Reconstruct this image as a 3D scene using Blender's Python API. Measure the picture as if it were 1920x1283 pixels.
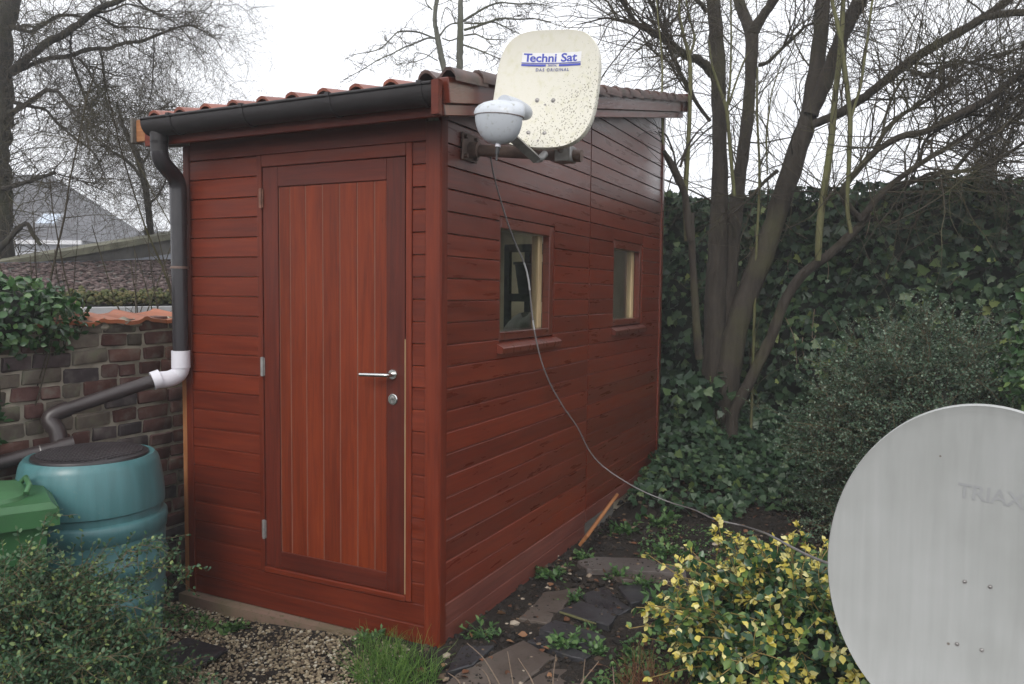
import bpy, math, json, random
import numpy as np
from mathutils import Vector, Matrix
for o in list(bpy.data.objects): bpy.data.objects.remove(o)
SC = bpy.context.scene; COL = SC.collection
RNG = np.random.default_rng(7); random.seed(7)
def R(a): return math.radians(a)

# ---------------------------------------------------------------- camera, sky, sun, exposure
cam = bpy.data.cameras.new('camera'); cam_o = bpy.data.objects.new('camera', cam); COL.objects.link(cam_o)
cam.sensor_width = 36.0; cam.lens = 27.7034; cam.clip_start = 0.05; cam.clip_end = 600
cam_o.matrix_world = Matrix([[0.897559, -0.037048, 0.439336, 1.82717], [0.440777, 0.052372, -0.896087, -2.99677], [0.010189, 0.99794, 0.063337, 1.46925], [0, 0, 0, 1]])
SC.camera = cam_o
SUN_EL, SUN_AZ = R(38), R(172)          # azimuth clockwise from +Y
world = bpy.data.worlds.new('World'); SC.world = world; world.use_nodes = True
wn, wl = world.node_tree.nodes, world.node_tree.links
wn.clear()
sky = wn.new('ShaderNodeTexSky'); sky.sky_type = 'NISHITA'; sky.sun_disc = False
sky.sun_elevation = SUN_EL; sky.sun_rotation = SUN_AZ; sky.air_density = 1.0; sky.dust_density = 6.0; sky.ozone_density = 1.0
hs = wn.new('ShaderNodeHueSaturation'); hs.inputs['Saturation'].default_value = 0.25
wmix = wn.new('ShaderNodeMix'); wmix.data_type = 'RGBA'; wmix.inputs[0].default_value = 0.80
wmix.inputs[7].default_value = (12.6, 12.8, 13.4, 1)     # the even white cloud deck
bg = wn.new('ShaderNodeBackground'); bg.inputs['Strength'].default_value = 0.10
wo = wn.new('ShaderNodeOutputWorld')
wl.new(sky.outputs[0], hs.inputs['Color']); wl.new(hs.outputs[0], wmix.inputs[6])
wl.new(wmix.outputs[2], bg.inputs[0]); wl.new(bg.outputs[0], wo.inputs[0])
sun = bpy.data.lights.new('sun', 'SUN'); sun.energy = 1.3; sun.angle = R(24); sun.color = (1.0, .96, .90)
sun_o = bpy.data.objects.new('sun', sun); COL.objects.link(sun_o)
sd = Vector((math.sin(SUN_AZ)*math.cos(SUN_EL), math.cos(SUN_AZ)*math.cos(SUN_EL), math.sin(SUN_EL)))
sun_o.rotation_euler = sd.to_track_quat('Z', 'Y').to_euler()
SC.view_settings.view_transform = 'Standard'; SC.view_settings.look = 'None'
SC.view_settings.exposure = 0.34; SC.view_settings.gamma = 1.0
SC.render.engine = 'CYCLES'
SC.cycles.max_bounces = 6; SC.cycles.transparent_max_bounces = 12

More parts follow.
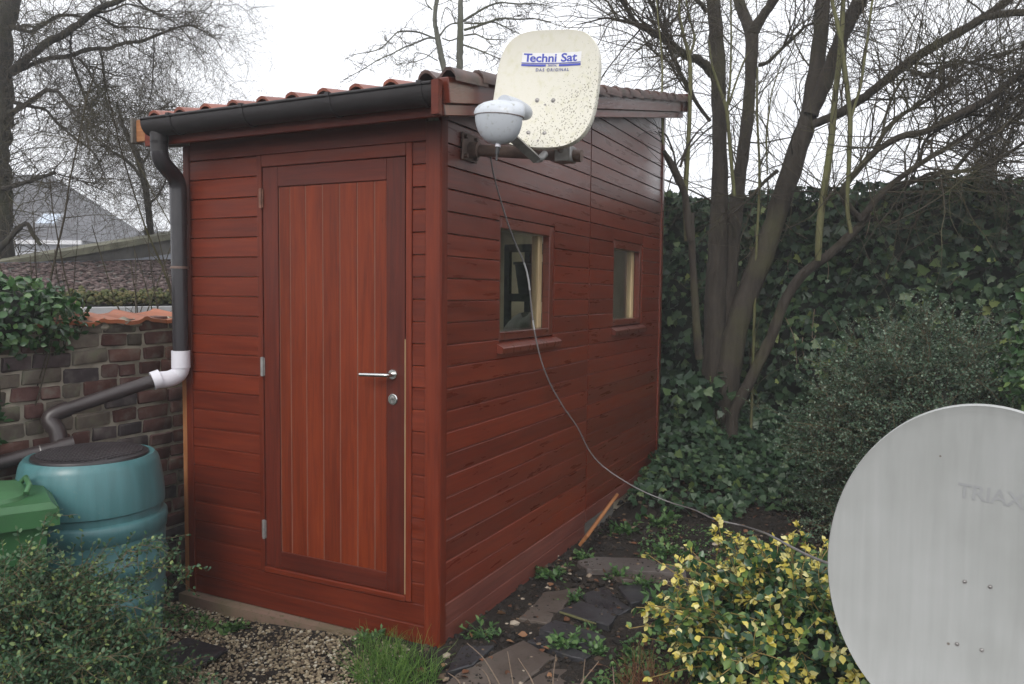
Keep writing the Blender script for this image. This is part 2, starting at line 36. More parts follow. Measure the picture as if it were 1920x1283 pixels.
DATA = json.loads(r'''{"right_tree":[[[0.437,3.94,0.312,0.1214],[0.387,3.968,0.776,0.1077],[0.374,4.015,1.243,0.0939],[0.365,4.065,1.712,0.0894],[0.369,4.12,2.184,0.0779],[0.352,4.166,2.658,0.0662],[0.322,4.205,3.134,0.064],[0.304,4.244,3.518,0.0642],[0.262,4.267,3.856,0.0644],[0.228,4.288,4.101,0.0621],[0.172,4.322,4.681,0.0575],[0.122,4.365,5.361,0.0481]],[[0.442,4.024,0.679,0.0941],[0.454,4.126,1.242,0.0853],[0.46,4.235,1.955,0.0716],[0.484,4.33,2.342,0.0577],[0.497,4.416,2.687,0.0557],[0.521,4.512,3.085,0.0536],[0.526,4.602,3.537,0.054],[0.505,4.672,3.887,0.0642]],[[0.506,4.671,3.867,0.0593],[0.44,4.718,4.04,0.0523],[0.379,4.765,4.176,0.0502],[0.325,4.819,4.359,0.0506],[0.226,4.874,4.891,0.0459],[0.119,4.938,5.585,0.036]],[[0.501,4.669,3.867,0.0593],[0.561,4.638,3.951,0.049],[0.637,4.614,4.042,0.0437],[0.725,4.598,4.152,0.041],[0.915,4.645,4.441,0.0334],[1.159,4.733,4.939,0.0213]],[[0.499,3.919,0.367,0.1159],[0.503,3.917,0.601,0.1064],[0.54,3.945,1.018,0.1015],[0.614,3.985,1.364,0.0966],[0.735,4.051,1.732,0.0918],[0.825,4.096,2.03,0.0869],[0.892,4.128,2.302,0.0867],[0.98,4.174,2.619,0.0819],[1.061,4.215,2.911,0.0749],[1.096,4.226,3.111,0.0724],[1.121,4.237,3.378,0.0655],[1.144,4.249,3.665,0.0608],[1.159,4.256,3.951,0.0606],[1.165,4.277,4.481,0.0537],[1.181,4.314,5.186,0.0402]],[[1.097,4.174,2.989,0.063],[1.195,4.166,3.22,0.0602],[1.26,4.141,3.424,0.0574],[1.318,4.109,3.58,0.059],[1.405,4.093,3.767,0.0606],[1.459,4.053,3.839,0.06],[1.586,4.068,4.197,0.0509],[1.719,4.099,4.715,0.0336]],[[1.124,4.125,2.896,0.0358],[1.309,4.133,2.962,0.0362],[1.509,4.154,3.089,0.0366],[1.718,4.181,3.26,0.0361],[1.922,4.205,3.411,0.0372],[2.136,4.231,3.527,0.0352],[2.317,4.24,3.624,0.0333],[2.415,4.206,3.68,0.0299],[2.562,4.198,3.779,0.0251],[2.808,4.241,3.912,0.0189]],[[2.307,4.083,3.578,0.0222],[2.428,4.031,3.585,0.0277],[2.584,3.995,3.561,0.0258],[2.784,3.983,3.59,0.0197]],[[0.586,3.801,0.464,0.0495],[0.727,3.811,0.755,0.0472],[0.881,3.832,1.11,0.045],[0.986,3.828,1.456,0.0411],[1.125,3.83,1.661,0.0389],[1.308,3.85,1.794,0.0368],[1.499,3.878,1.991,0.0331],[1.587,3.849,2.1,0.0311]],[[1.53,3.819,2.066,0.0306],[1.662,3.801,2.255,0.0272],[1.819,3.792,2.394,0.0223],[1.973,3.779,2.5,0.0191],[2.148,3.777,2.602,0.0145],[2.317,3.773,2.73,0.0114],[2.576,3.823,2.994,0.0105],[2.781,3.84,3.167,0.0062]],[[1.53,3.819,2.066,0.0275],[1.433,3.713,2.165,0.0258],[1.39,3.634,2.27,0.024],[1.498,3.633,2.419,0.0238],[1.614,3.634,2.559,0.0236],[1.782,3.659,2.666,0.0248],[1.963,3.684,2.685,0.0238],[2.087,3.685,2.76,0.0272],[2.246,3.703,2.834,0.0311],[2.377,3.707,2.905,0.028],[2.479,3.699,3.002,0.0263],[2.568,3.682,3.063,0.0233],[2.762,3.722,3.204,0.0163]],[[1.688,3.855,2.275,0.0197],[1.915,3.871,2.355,0.015],[1.99,3.811,2.402,0.0147],[2.157,3.792,2.39,0.016],[2.381,3.804,2.435,0.0114],[2.606,3.825,2.591,0.0084]],[[1.61,3.783,2.583,0.0166],[1.672,3.801,2.73,0.0165],[1.788,3.845,2.861,0.015],[1.932,3.9,2.948,0.0134],[2.1,3.969,3.078,0.0119],[2.189,3.996,3.155,0.0089]],[[1.659,3.816,2.719,0.0105],[1.679,3.875,2.877,0.0106],[1.727,3.948,3.052,0.0107],[1.803,4.034,3.214,0.0092]],[[2.158,3.816,2.407,0.0146],[2.25,3.758,2.535,0.0129],[2.389,3.723,2.645,0.0113],[2.584,3.718,2.806,0.0104],[2.722,3.684,2.946,0.0068]],[[1.928,3.821,2.494,0.0118],[1.942,3.769,2.616,0.011],[1.99,3.73,2.677,0.0094],[2.241,3.796,2.811,0.0086],[2.441,3.825,2.786,0.0071],[2.601,3.832,2.718,0.0056]],[[1.757,4.244,3.349,0.0142],[1.929,4.15,3.199,0.0108],[2.138,4.09,3.265,0.009],[2.341,4.021,3.253,0.0073],[2.594,3.982,3.311,0.0057]],[[1.771,4.251,3.357,0.0142],[1.995,4.247,3.322,0.0093],[2.197,4.235,3.326,0.0076],[2.41,4.22,3.223,0.0068],[2.627,4.212,3.182,0.0052]],[[0.6,4.585,3.562,0.0195],[0.677,4.526,3.555,0.0176],[0.781,4.487,3.635,0.0147],[0.912,4.463,3.738,0.0128],[1.01,4.421,3.813,0.011],[1.139,4.389,3.818,0.0092],[1.343,4.386,3.725,0.0074],[1.482,4.354,3.665,0.0049]],[[1.19,3.885,2.207,0.0103],[1.366,4.035,2.318,0.008],[0.989,3.906,2.321,0.0048]],[[0.838,4.182,2.535,0.0185],[0.761,4.063,2.44,0.015],[0.645,3.92,2.265,0.0115],[0.544,3.787,2.142,0.0081]],[[0.24,4.288,3.443,0.0421],[0.191,4.218,3.513,0.0397],[0.144,4.147,3.549,0.0363],[0.071,4.061,3.557,0.0335],[-0.013,3.973,3.614,0.0348],[-0.114,3.879,3.7,0.0336],[-0.212,3.783,3.745,0.0283],[-0.309,3.688,3.788,0.0191],[-0.385,3.6,3.792,0.014],[-0.504,3.492,3.804,0.0089],[-0.576,3.403,3.758,0.0059],[-0.69,3.293,3.707,0.0039]],[[-0.29,3.829,3.789,0.0174],[-0.351,3.749,3.862,0.0203],[-0.402,3.675,3.965,0.0191],[-0.414,3.615,3.986,0.018],[-0.447,3.551,4.105,0.0139]],[[0.259,4.155,3.001,0.0166],[0.161,4.074,3.136,0.017],[0.11,4.015,3.249,0.0174],[0.021,3.942,3.421,0.0153],[-0.049,3.878,3.592,0.0183],[-0.081,3.83,3.731,0.0192],[-0.139,3.77,3.868,0.0161],[-0.195,3.708,3.974,0.013],[-0.26,3.643,4.097,0.0089]],[[0.098,3.98,3.227,0.0077],[0.045,3.94,3.298,0.0076],[-0.01,3.903,3.415,0.0081],[-0.073,3.86,3.501,0.0091],[-0.152,3.805,3.545,0.0086],[-0.223,3.758,3.63,0.0086],[-0.258,3.729,3.725,0.007]],[[0.172,4.294,3.998,0.021],[0.14,4.245,4.059,0.0199],[0.1,4.19,4.088,0.0177],[0.039,4.129,4.168,0.0124]]],"sap1":[[[0.241,3.51,1.904,0.0273],[0.206,3.52,2.288,0.0241],[0.215,3.547,2.608,0.0192],[0.217,3.571,2.928,0.0176],[0.212,3.591,3.249,0.0176],[0.199,3.597,3.425,0.0168],[0.15,3.584,3.584,0.0136],[0.102,3.575,3.792,0.0112],[0.109,3.586,3.888,0.0096],[0.119,3.6,4.016,0.0072]],[[0.199,3.597,3.425,0.0128],[0.245,3.592,3.558,0.0104],[0.188,3.541,3.769,0.0079],[0.177,3.507,3.883,0.0063]]],"sap2":[[[0.556,3.803,2.288,0.0147],[0.542,3.803,2.386,0.0155],[0.499,3.809,2.759,0.0147],[0.471,3.813,3.019,0.0163],[0.394,3.79,3.23,0.0122],[0.34,3.775,3.392,0.0081],[0.314,3.778,3.603,0.0049]],[[0.471,3.813,3.019,0.0114],[0.488,3.838,3.247,0.0098],[0.482,3.86,3.605,0.0081],[0.466,3.875,3.93,0.0073],[0.461,3.882,4.06,0.0057]],[[0.481,3.82,3.052,0.0098],[0.539,3.825,3.238,0.0081],[0.597,3.828,3.407,0.0064],[0.657,3.826,3.494,0.004]]],"sap3":[[[1.477,3.561,1.942,0.0148],[1.444,3.556,2.105,0.0155],[1.439,3.563,2.238,0.0163],[1.444,3.576,2.385,0.0163],[1.442,3.604,2.799,0.0185],[1.409,3.606,3.05,0.0178],[1.365,3.605,3.345,0.0178],[1.325,3.599,3.537,0.0155],[1.278,3.588,3.714,0.0126],[1.259,3.59,3.861,0.0089]],[[1.447,3.608,2.829,0.0118],[1.502,3.651,3.051,0.0111],[1.535,3.694,3.421,0.0104],[1.557,3.725,3.717,0.0089],[1.578,3.746,3.865,0.0067]]],"sap4":[[[1.24,3.653,1.739,0.0214],[1.241,3.656,1.772,0.0245],[1.24,3.669,1.956,0.0275],[1.251,3.69,2.185,0.0275],[1.276,3.719,2.414,0.0275],[1.302,3.753,2.72,0.0252],[1.314,3.783,3.056,0.0229],[1.333,3.808,3.285,0.0214],[1.342,3.835,3.606,0.0199],[1.342,3.848,3.789,0.0168],[1.349,3.865,3.973,0.0122]]],"sap5":[[[0.718,3.97,1.94,0.0116],[0.726,4.001,2.32,0.0124],[0.714,4.018,2.65,0.0107],[0.679,4.024,2.979,0.0099],[0.669,4.048,3.392,0.0083]],[[0.779,4.038,2.485,0.0066],[0.76,4.052,2.815,0.0066],[0.783,4.089,3.178,0.0058],[0.861,4.149,3.476,0.005]]],"stub":[[[0.286,3.42,1.898,0.03],[0.239,3.401,2.273,0.0283],[0.185,3.362,2.411,0.0298],[0.145,3.327,2.501,0.0297],[0.103,3.289,2.575,0.0218],[0.093,3.264,2.605,0.0171]],[[0.18,3.35,2.425,0.0094],[0.166,3.298,2.588,0.0078],[0.118,3.229,2.732,0.0077],[0.076,3.153,2.737,0.0054]],[[0.189,3.415,2.496,0.0111],[0.221,3.44,2.638,0.0095],[0.29,3.483,2.765,0.0079],[0.385,3.538,2.876,0.0047],[0.491,3.603,3.067,0.0032]],[[0.365,3.502,0.936,0.036],[0.35,3.477,1.074,0.0342],[0.322,3.462,1.449,0.0306],[0.297,3.446,1.787,0.0288],[0.278,3.432,2.123,0.0287]]],"shoot":[[[0.139,3.064,2.62,0.0081],[0.126,3.073,2.836,0.0081],[0.119,3.078,2.954,0.0077],[0.115,3.093,3.197,0.0072],[0.093,3.099,3.422,0.0063],[0.072,3.098,3.557,0.0054],[0.053,3.101,3.737,0.0041]]],"mid_a":[[[-3.673,6.204,4.015,0.0341],[-3.712,6.207,4.325,0.0333],[-3.775,6.196,4.605,0.04],[-3.823,6.188,4.826,0.037],[-3.871,6.18,5.048,0.0281],[-3.866,6.197,5.255,0.0281],[-3.849,6.212,5.343,0.0266],[-3.844,6.23,5.565,0.0192]],[[-3.85,6.175,4.834,0.0133],[-3.881,6.031,4.803,0.0117],[-3.958,5.857,4.693,0.0094],[-4.02,5.693,4.605,0.0093],[-4.104,5.515,4.476,0.0078],[-4.184,5.341,4.371,0.007],[-4.284,5.153,4.211,0.0062],[-4.417,4.949,4.054,0.0034]],[[-3.863,6.169,4.833,0.0133],[-3.982,5.973,4.872,0.0117],[-4.056,5.796,4.843,0.0108],[-4.086,5.638,4.794,0.01],[-4.08,5.493,4.675,0.0092],[-4.108,5.328,4.508,0.0077],[-4.117,5.178,4.428,0.0062],[-4.15,5.019,4.368,0.0054],[-4.239,4.83,4.295,0.0033]],[[-3.832,6.175,4.708,0.0067],[-3.892,6.023,4.544,0.0059],[-3.978,5.862,4.455,0.0051],[-4.037,5.719,4.41,0.0043],[-4.069,5.589,4.366,0.0028]],[[-3.812,6.172,4.531,0.0074],[-3.893,6.025,4.588,0.0066],[-3.983,5.869,4.585,0.0051],[-3.928,5.773,4.426,0.0036],[-3.909,5.655,4.198,0.0028]],[[-3.904,6.175,5.21,0.0104],[-3.973,6.147,5.283,0.0089],[-3.996,6.141,5.371,0.0074],[-4.022,6.139,5.519,0.0052]],[[-3.798,6.203,4.871,0.0133],[-3.736,6.241,4.975,0.0118],[-3.671,6.277,5.028,0.0104],[-3.592,6.316,5.036,0.0104]],[[-4.064,5.72,4.618,0.0043],[-4.082,5.721,4.754,0.0029],[-4.03,5.758,4.913,0.0029],[-3.945,5.809,5.043,0.0029],[-3.806,5.884,5.145,0.0029]]],"mid_b":[[[-3.643,6.446,4.065,0.0453],[-3.648,6.466,4.397,0.0438],[-3.657,6.487,4.743,0.0453],[-3.659,6.507,5.044,0.0453],[-3.666,6.517,5.24,0.0362],[-3.673,6.527,5.421,0.0332],[-3.677,6.541,5.646,0.0256]],[[-3.526,6.35,5.066,0.0178],[-3.301,6.278,5.113,0.0146],[-3.093,6.196,5.141,0.0129],[-2.863,6.123,5.139,0.0113],[-2.559,6.079,5.053,0.0097],[-2.339,5.998,5.007,0.0075],[-2.049,5.948,4.909,0.0047]],[[-3.509,6.351,4.948,0.0178],[-3.259,6.325,4.965,0.0146],[-3.054,6.278,4.979,0.013],[-2.902,6.203,4.97,0.0128],[-2.612,6.193,4.912,0.0105],[-2.404,6.144,4.881,0.0083],[-2.148,6.114,4.79,0.0048]],[[-3.512,6.355,5.037,0.0111],[-3.293,6.325,4.991,0.0102],[-3.053,6.308,4.981,0.0094],[-2.865,6.259,4.877,0.0086],[-2.655,6.22,4.754,0.0057],[-2.537,6.139,4.687,0.0042]],[[-3.506,6.347,4.874,0.0126],[-3.291,6.264,4.844,0.0109],[-3.077,6.174,4.719,0.0086],[-2.769,6.135,4.661,0.0049]],[[-3.515,6.334,4.749,0.0118],[-3.305,6.291,4.66,0.0102],[-3.111,6.24,4.566,0.0079],[-2.933,6.181,4.472,0.0071],[-2.733,6.133,4.38,0.0049]],[[-3.584,6.306,4.837,0.0104],[-3.676,6.258,4.799,0.0089],[-3.77,6.214,4.834,0.0074]],[[-3.573,6.289,4.519,0.0052],[-3.654,6.253,4.577,0.0044],[-3.749,6.209,4.606,0.0037]],[[-3.618,6.303,5.028,0.0074],[-3.678,6.286,5.212,0.0074],[-3.746,6.256,5.256,0.0059],[-3.781,6.229,5.123,0.0044],[-3.8,6.206,4.93,0.003]]],"left_tree":[[[-6.379,1.837,0.474,0.1777],[-6.413,1.904,1.657,0.1599],[-6.436,1.978,2.863,0.1007],[-6.436,1.989,3.016,0.1125],[-6.44,2.004,3.253,0.1362],[-6.462,2.014,3.548,0.1185],[-6.483,2.024,3.844,0.1185],[-6.468,2.044,4.021,0.1125],[-6.452,2.061,4.14,0.1125],[-6.413,2.088,4.258,0.1066],[-6.397,2.104,4.377,0.1036],[-6.378,2.139,4.732,0.0948]],[[-6.348,2.076,3.644,0.045],[-6.138,2.114,3.768,0.0352],[-5.909,2.161,3.902,0.0361],[-5.691,2.198,3.964,0.0358],[-5.477,2.236,4.07,0.0321],[-5.326,2.241,4.139,0.0295],[-5.155,2.253,4.185,0.0281],[-4.956,2.279,4.218,0.0251],[-4.789,2.289,4.261,0.021],[-4.586,2.32,4.347,0.0142]],[[-6.347,2.075,3.621,0.0237],[-6.182,2.214,3.753,0.0214],[-6.065,2.324,3.827,0.0227],[-5.945,2.431,3.841,0.0253],[-5.88,2.517,3.915,0.0218],[-5.791,2.612,3.966,0.0213],[-5.72,2.694,3.956,0.0208],[-5.629,2.792,4.044,0.0197],[-5.491,2.91,4.072,0.0173],[-5.386,3.014,4.149,0.0161],[-5.235,3.143,4.252,0.0137],[-5.115,3.254,4.305,0.01],[-5.046,3.332,4.258,0.0063],[-4.941,3.426,4.185,0.0051],[-4.907,3.483,4.072,0.0038]],[[-6.408,2.08,4.116,0.0296],[-6.282,2.084,4.077,0.0235],[-6.082,2.122,4.016,0.0175],[-5.91,2.155,4.094,0.0174],[-5.75,2.183,4.159,0.0162],[-5.578,2.21,4.143,0.0138],[-5.427,2.226,4.105,0.0114]],[[-6.333,2.116,4.094,0.0201],[-6.295,2.213,4.147,0.0155],[-6.285,2.291,4.14,0.0145],[-6.278,2.375,4.223,0.0134]],[[-5.357,2.263,4.139,0.0137],[-5.218,2.376,4.189,0.0092],[-5.131,2.467,4.272,0.0081],[-5.06,2.543,4.264,0.0075],[-4.965,2.628,4.221,0.007],[-4.838,2.729,4.177,0.0053],[-4.754,2.813,4.192,0.0041],[-4.661,2.907,4.288,0.0029],[-4.609,2.98,4.362,0.0024]],[[-5.346,2.267,4.128,0.0125],[-5.374,2.389,4.147,0.0116],[-5.364,2.523,4.084,0.0106],[-5.302,2.691,4.138,0.0095],[-5.244,2.855,4.155,0.0073],[-5.181,3.021,4.172,0.0049]],[[-6.375,2.033,3.218,0.0355],[-6.2,2.008,3.232,0.0281],[-5.977,2.01,3.292,0.0243],[-5.728,2.028,3.395,0.0205],[-5.529,2.012,3.36,0.0158],[-5.326,1.987,3.181,0.0133],[-5.168,1.944,3.061,0.0099],[-5.013,1.902,2.964,0.0065],[-4.875,1.846,2.795,0.0043]],[[-6.337,2.061,3.349,0.0237],[-6.172,2.075,3.301,0.0188],[-5.903,2.139,3.244,0.014],[-5.759,2.136,3.105,0.0139],[-5.576,2.153,2.979,0.0115],[-5.415,2.161,2.878,0.0091],[-5.257,2.168,2.79,0.0068],[-5.095,2.168,2.556,0.0045]],[[-5.918,2.412,3.827,0.0144],[-5.874,2.442,3.683,0.0144],[-5.83,2.471,3.52,0.0132],[-5.797,2.497,3.404,0.0121],[-5.765,2.523,3.288,0.0091],[-5.646,2.592,3.172,0.0067],[-5.546,2.648,3.007,0.0049]],[[-5.733,2.622,3.938,0.0121],[-5.729,2.655,3.744,0.0122],[-5.748,2.677,3.559,0.011],[-5.775,2.703,3.483,0.0099],[-5.778,2.736,3.332,0.0074],[-5.731,2.794,3.193,0.0056]],[[-5.937,2.516,3.851,0.0134],[-5.81,2.515,3.753,0.0121],[-5.693,2.505,3.584,0.0096],[-5.547,2.513,3.465,0.0072],[-5.453,2.492,3.323,0.0053]],[[-5.857,2.549,3.767,0.0085],[-5.755,2.554,3.757,0.0085],[-5.641,2.562,3.71,0.0072],[-5.505,2.579,3.652,0.006],[-5.361,2.603,3.619,0.0048],[-5.231,2.623,3.633,0.003]],[[-5.62,2.236,4.011,0.0092],[-5.731,2.286,3.903,0.0105],[-5.812,2.351,3.816,0.0095]],[[-4.698,2.253,4.171,0.011],[-4.671,2.307,4.12,0.0099],[-4.605,2.381,4.069,0.0078],[-4.476,2.484,4.007,0.0056],[-4.405,2.556,3.899,0.0039],[-4.332,2.628,3.778,0.0028]],[[-5.907,1.873,4.019,0.0079],[-5.872,1.913,3.816,0.0068],[-5.941,1.907,3.679,0.0051],[-6.024,1.901,3.654,0.0046]],[[-5.408,3.018,4.128,0.0056],[-5.382,2.982,3.836,0.0056],[-5.366,2.941,3.532,0.0056],[-5.394,2.888,3.378,0.0049],[-5.446,2.827,3.261,0.0043]],[[-5.873,1.664,2.403,0.0279],[-5.803,1.671,2.413,0.0202],[-5.621,1.735,2.456,0.0176],[-5.463,1.789,2.51,0.0175],[-5.333,1.827,2.545,0.0162]],[[-5.304,1.84,2.527,0.0087],[-5.146,1.914,2.485,0.0075],[-5.009,1.977,2.418,0.0062],[-4.826,2.061,2.345,0.0044]],[[-5.997,1.673,1.816,0.0338],[-5.823,1.774,2.031,0.0225],[-5.75,1.814,2.1,0.0191],[-5.689,1.834,1.954,0.0191],[-5.625,1.86,1.876,0.0146]]],"left_tree_b":[[[-6.275,3.629,1.414,0.0433],[-6.305,3.664,2.118,0.0401],[-6.332,3.669,2.374,0.0385],[-6.38,3.668,2.694,0.0385],[-6.439,3.655,2.933,0.0369],[-6.488,3.643,3.093,0.0337],[-6.573,3.611,3.236,0.0289],[-6.659,3.583,3.427,0.0241],[-6.685,3.578,3.539,0.0192],[-6.727,3.569,3.698,0.0128]],[[-6.388,3.666,2.726,0.0208],[-6.44,3.564,2.904,0.0191],[-6.502,3.452,3.016,0.0173],[-6.545,3.345,3.064,0.0141],[-6.589,3.242,3.173,0.0093],[-6.6,3.149,3.188,0.0061]],[[-6.329,3.678,2.486,0.0128],[-6.139,3.627,2.552,0.0111],[-5.948,3.582,2.693,0.0094],[-5.815,3.51,2.859,0.0061]],[[-6.268,3.575,2.19,0.0222],[-6.278,3.567,2.142,0.019],[-6.258,3.574,2.095,0.0159]],[[-6.439,3.655,2.933,0.016],[-6.244,3.612,3.071,0.0127],[-6.079,3.555,3.22,0.0094],[-5.873,3.513,3.303,0.0061]],[[-6.595,3.602,3.252,0.0176],[-6.404,3.638,3.385,0.0127],[-6.244,3.66,3.532,0.0095],[-6.055,3.691,3.615,0.0079],[-5.878,3.71,3.603,0.0055],[-5.699,3.724,3.497,0.0039]]],"pollard":[[[2.938,11.05,3.027,0.0888],[2.914,11.059,3.323,0.0977],[2.974,11.101,3.501,0.1184],[3.051,11.143,3.561,0.074]],[[2.952,11.081,3.382,0.0592],[2.842,11.034,3.469,0.0503],[2.764,10.991,3.409,0.0355]],[[2.975,11.099,3.471,0.0592],[3.104,11.169,3.561,0.0444],[3.155,11.198,3.621,0.0296]]],"cable":[[0.06,0.352,2.118],[0.05,0.405,2.026],[0.04,0.512,1.911],[0.035,0.596,1.813],[0.035,0.691,1.711],[0.035,0.81,1.619],[0.04,0.849,1.535],[0.045,0.87,1.378],[0.05,0.911,1.232],[0.05,1.002,1.079],[0.05,1.142,0.93],[0.06,1.341,0.766],[0.07,1.521,0.643],[0.08,1.659,0.494],[0.1,1.786,0.379],[0.2,1.838,0.292],[0.35,1.941,0.182],[0.55,1.993,0.11],[0.75,1.727,0.163],[0.95,1.376,0.216],[1.1,1.414,0.194],[1.411,0.083,0.559],[1.508,-0.091,0.579],[1.588,-0.273,0.611],[1.676,-0.505,0.666],[1.806,-0.606,0.704]],"downpipe":[[-1.68,-0.2,2.26],[-1.68,-0.2,2.13],[-1.675,-0.19,2.08]],"pipe_low":[[-1.567,-0.117,1.024],[-1.593,-0.187,0.998],[-1.704,-0.38,0.928],[-1.815,-0.585,0.861]],"pipe_drop":[[-1.815,-0.585,0.861],[-1.775,-0.581,0.801],[-1.739,-0.592,0.698]],"pipe_out":[[-1.689,-0.566,0.724],[-1.782,-0.715,0.69],[-1.833,-0.831,0.667],[-1.847,-1.006,0.652]],"elbow":[[-1.62,-0.005,1.086],[-1.618,-0.008,1.017],[-1.61,-0.03,0.979],[-1.632,-0.063,0.973],[-1.673,-0.129,0.963]],"slabs":[["a","brown",[[0.203,0.436,-0.14],[0.167,0.822,-0.14],[0.306,0.972,-0.14],[0.341,0.648,-0.14],[0.349,0.441,-0.14]]],["b","brown",[[0.264,0.051,-0.14],[0.327,0.213,-0.14],[0.519,0.139,-0.14],[0.47,-0.18,-0.14],[0.212,-0.313,-0.14],[0.21,-0.2,-0.14]]],["c","slate",[[0.346,0.581,-0.125],[0.398,0.764,-0.125],[0.627,0.681,-0.125],[0.635,0.525,-0.125]]],["d","slate",[[0.363,0.86,-0.135],[0.432,1.025,-0.135],[0.651,0.81,-0.135],[0.622,0.705,-0.135],[0.43,0.763,-0.135]]],["e","slate",[[0.354,0.318,-0.118],[0.382,0.453,-0.118],[0.655,0.409,-0.118],[0.645,0.285,-0.118]]],["f","slate",[[0.343,0.222,-0.14],[0.363,0.329,-0.14],[0.648,0.235,-0.14],[0.647,0.17,-0.14]]],["g","slate",[[0.176,-0.221,-0.13],[0.102,0.033,-0.13],[0.234,0.109,-0.13],[0.241,-0.106,-0.13]]],["h","grey",[[0.164,1.31,-0.125],[0.226,1.437,-0.125],[0.522,1.558,-0.125],[0.773,1.473,-0.125],[0.79,1.402,-0.125],[0.589,1.332,-0.125],[0.263,1.205,-0.125]]],["i","brown",[[0.4,1.207,-0.14],[0.406,1.283,-0.14],[0.783,1.433,-0.14],[0.814,1.354,-0.14],[0.722,1.271,-0.14],[0.48,1.178,-0.14]]],["j","slate",[[0.738,1.238,-0.13],[0.821,1.323,-0.13],[0.926,1.109,-0.13],[0.849,0.978,-0.13]]],["k","slate",[[0.493,1.083,-0.14],[0.612,1.175,-0.14],[0.729,1.014,-0.14],[0.629,0.881,-0.14]]],["l","brown",[[0.481,-0.151,-0.145],[0.544,0.051,-0.145],[0.646,0.077,-0.145],[0.742,-0.017,-0.145]]],["m","grey",[[0.028,2.838,-0.09],[-0.021,3.173,-0.09],[0.263,3.353,-0.09],[0.487,3.179,-0.09],[0.281,2.952,-0.09]]]],"weeds":[[0.129,0.186,-0.15,0.15],[0.101,1.076,-0.15,0.17],[0.159,1.434,-0.15,0.13],[0.34,0.804,-0.15,0.1],[0.521,0.264,-0.15,0.13],[0.665,0.279,-0.15,0.1],[0.61,1.159,-0.15,0.14],[0.225,2.066,-0.1,0.2],[0.399,2.301,-0.1,0.18],[0.783,0.916,-0.15,0.2],[0.831,0.306,-0.15,0.12],[0.445,1.238,-0.15,0.11],[1.122,0.373,-0.15,0.2],[1.259,0.499,-0.15,0.2],[0.939,1.076,-0.15,0.2],[0.553,0.439,-0.15,0.1],[0.587,1.748,-0.15,0.15],[-1.082,-0.165,-0.22,0.13],[-0.336,-0.076,-0.18,0.12]],"grass":[0.046,-0.214,-0.165],"deadplant":[0.959,0.155,-0.15],"sticks":[[[0.814,-0.905,0.201],[0.723,-0.835,0.249],[0.636,-0.764,0.27],[0.565,-0.742,0.289]],[[0.825,-0.898,0.218],[0.768,-0.812,0.25],[0.71,-0.727,0.285]],[[0.894,-0.864,0.218],[0.841,-0.83,0.275],[0.763,-0.756,0.286]],[[0.938,-0.735,0.167],[0.949,-0.671,0.21],[0.981,-0.596,0.256]],[[0.924,-0.849,0.219],[0.885,-0.755,0.251],[0.853,-0.657,0.276]],[[0.77,-0.925,0.217],[0.722,-0.889,0.277],[0.682,-0.853,0.274]],[[1.106,-0.762,0.204],[1.061,-0.671,0.219],[1.023,-0.576,0.239]],[[0.934,-0.629,0.115],[0.938,-0.618,0.238],[0.94,-0.615,0.263]],[[0.698,-0.962,0.2],[0.641,-0.929,0.264],[0.585,-0.901,0.261]]],"stick":[[0.373,0.54,-0.113],[0.452,0.521,-0.112],[0.523,0.504,-0.113],[0.58,0.497,-0.115]],"plank":[[0.119,1.47,-0.067],[0.099,2.104,0.047]]}''')

# ---------------------------------------------------------------- helpers
def tag(o, label=None, cat=None, group=None, kind=None):
    if label: o['label'] = label
    if cat: o['category'] = cat
    if group: o['group'] = group
    if kind: o['kind'] = kind
    return o
def thing(name, label, cat, loc=(0, 0, 0), group=None):
    o = bpy.data.objects.new(name, None); o.empty_display_size = .05; o.location = loc; COL.objects.link(o)
    return tag(o, label, cat, group)
def attach(o, parent):
    if parent is not None:
        o.parent = parent; o.matrix_parent_inverse = world_inv(parent)
def world_inv(p):
    m = Matrix.LocRotScale(p.location, p.rotation_euler, p.scale)
    q = p.parent
    if q is not None: m = world_of(q) @ p.matrix_parent_inverse @ m
    return m.inverted()
def world_of(p):
    m = Matrix.LocRotScale(p.location, p.rotation_euler, p.scale)
    if p.parent is not None: m = world_of(p.parent) @ p.matrix_parent_inverse @ m
    return m
def obj(name, me, mat=None, parent=None, loc=None, rot=None):
    o = bpy.data.objects.new(name, me); COL.objects.link(o)
    if mat is not None and len(me.materials) == 0: me.materials.append(mat)
    elif mat is not None and me.materials[0] != mat:
        o.material_slots[0].link = 'OBJECT'; o.material_slots[0].material = mat
    if loc is not None: o.location = loc
    if rot is not None: o.rotation_euler = rot
    attach(o, parent)
    return o
def np_mesh(name, V, F, smooth=False, attr=None):
    """V (n,3); F list of int arrays (m,k)"""
    me = bpy.data.meshes.new(name); V = np.asarray(V, np.float32).reshape(-1, 3)
    F = [np.asarray(f, np.int32) for f in F if len(f)]
    me.vertices.add(len(V)); me.vertices.foreach_set('co', V.ravel())
    idx = np.concatenate([f.ravel() for f in F]); cnt = np.concatenate([np.full(len(f), f.shape[1], np.int32) for f in F])
    me.loops.add(len(idx)); me.loops.foreach_set('vertex_index', idx)
    me.polygons.add(len(cnt)); st = np.concatenate([[0], np.cumsum(cnt)[:-1]]).astype(np.int32)
    me.polygons.foreach_set('loop_start', st)
    me.polygons.foreach_set('use_smooth', np.full(len(cnt), smooth))
    if attr is not None:
        a = me.attributes.new('rnd', 'FLOAT', 'POINT'); a.data.foreach_set('value', np.asarray(attr, np.float32))
    me.update(calc_edges=True); me.validate()
    return me
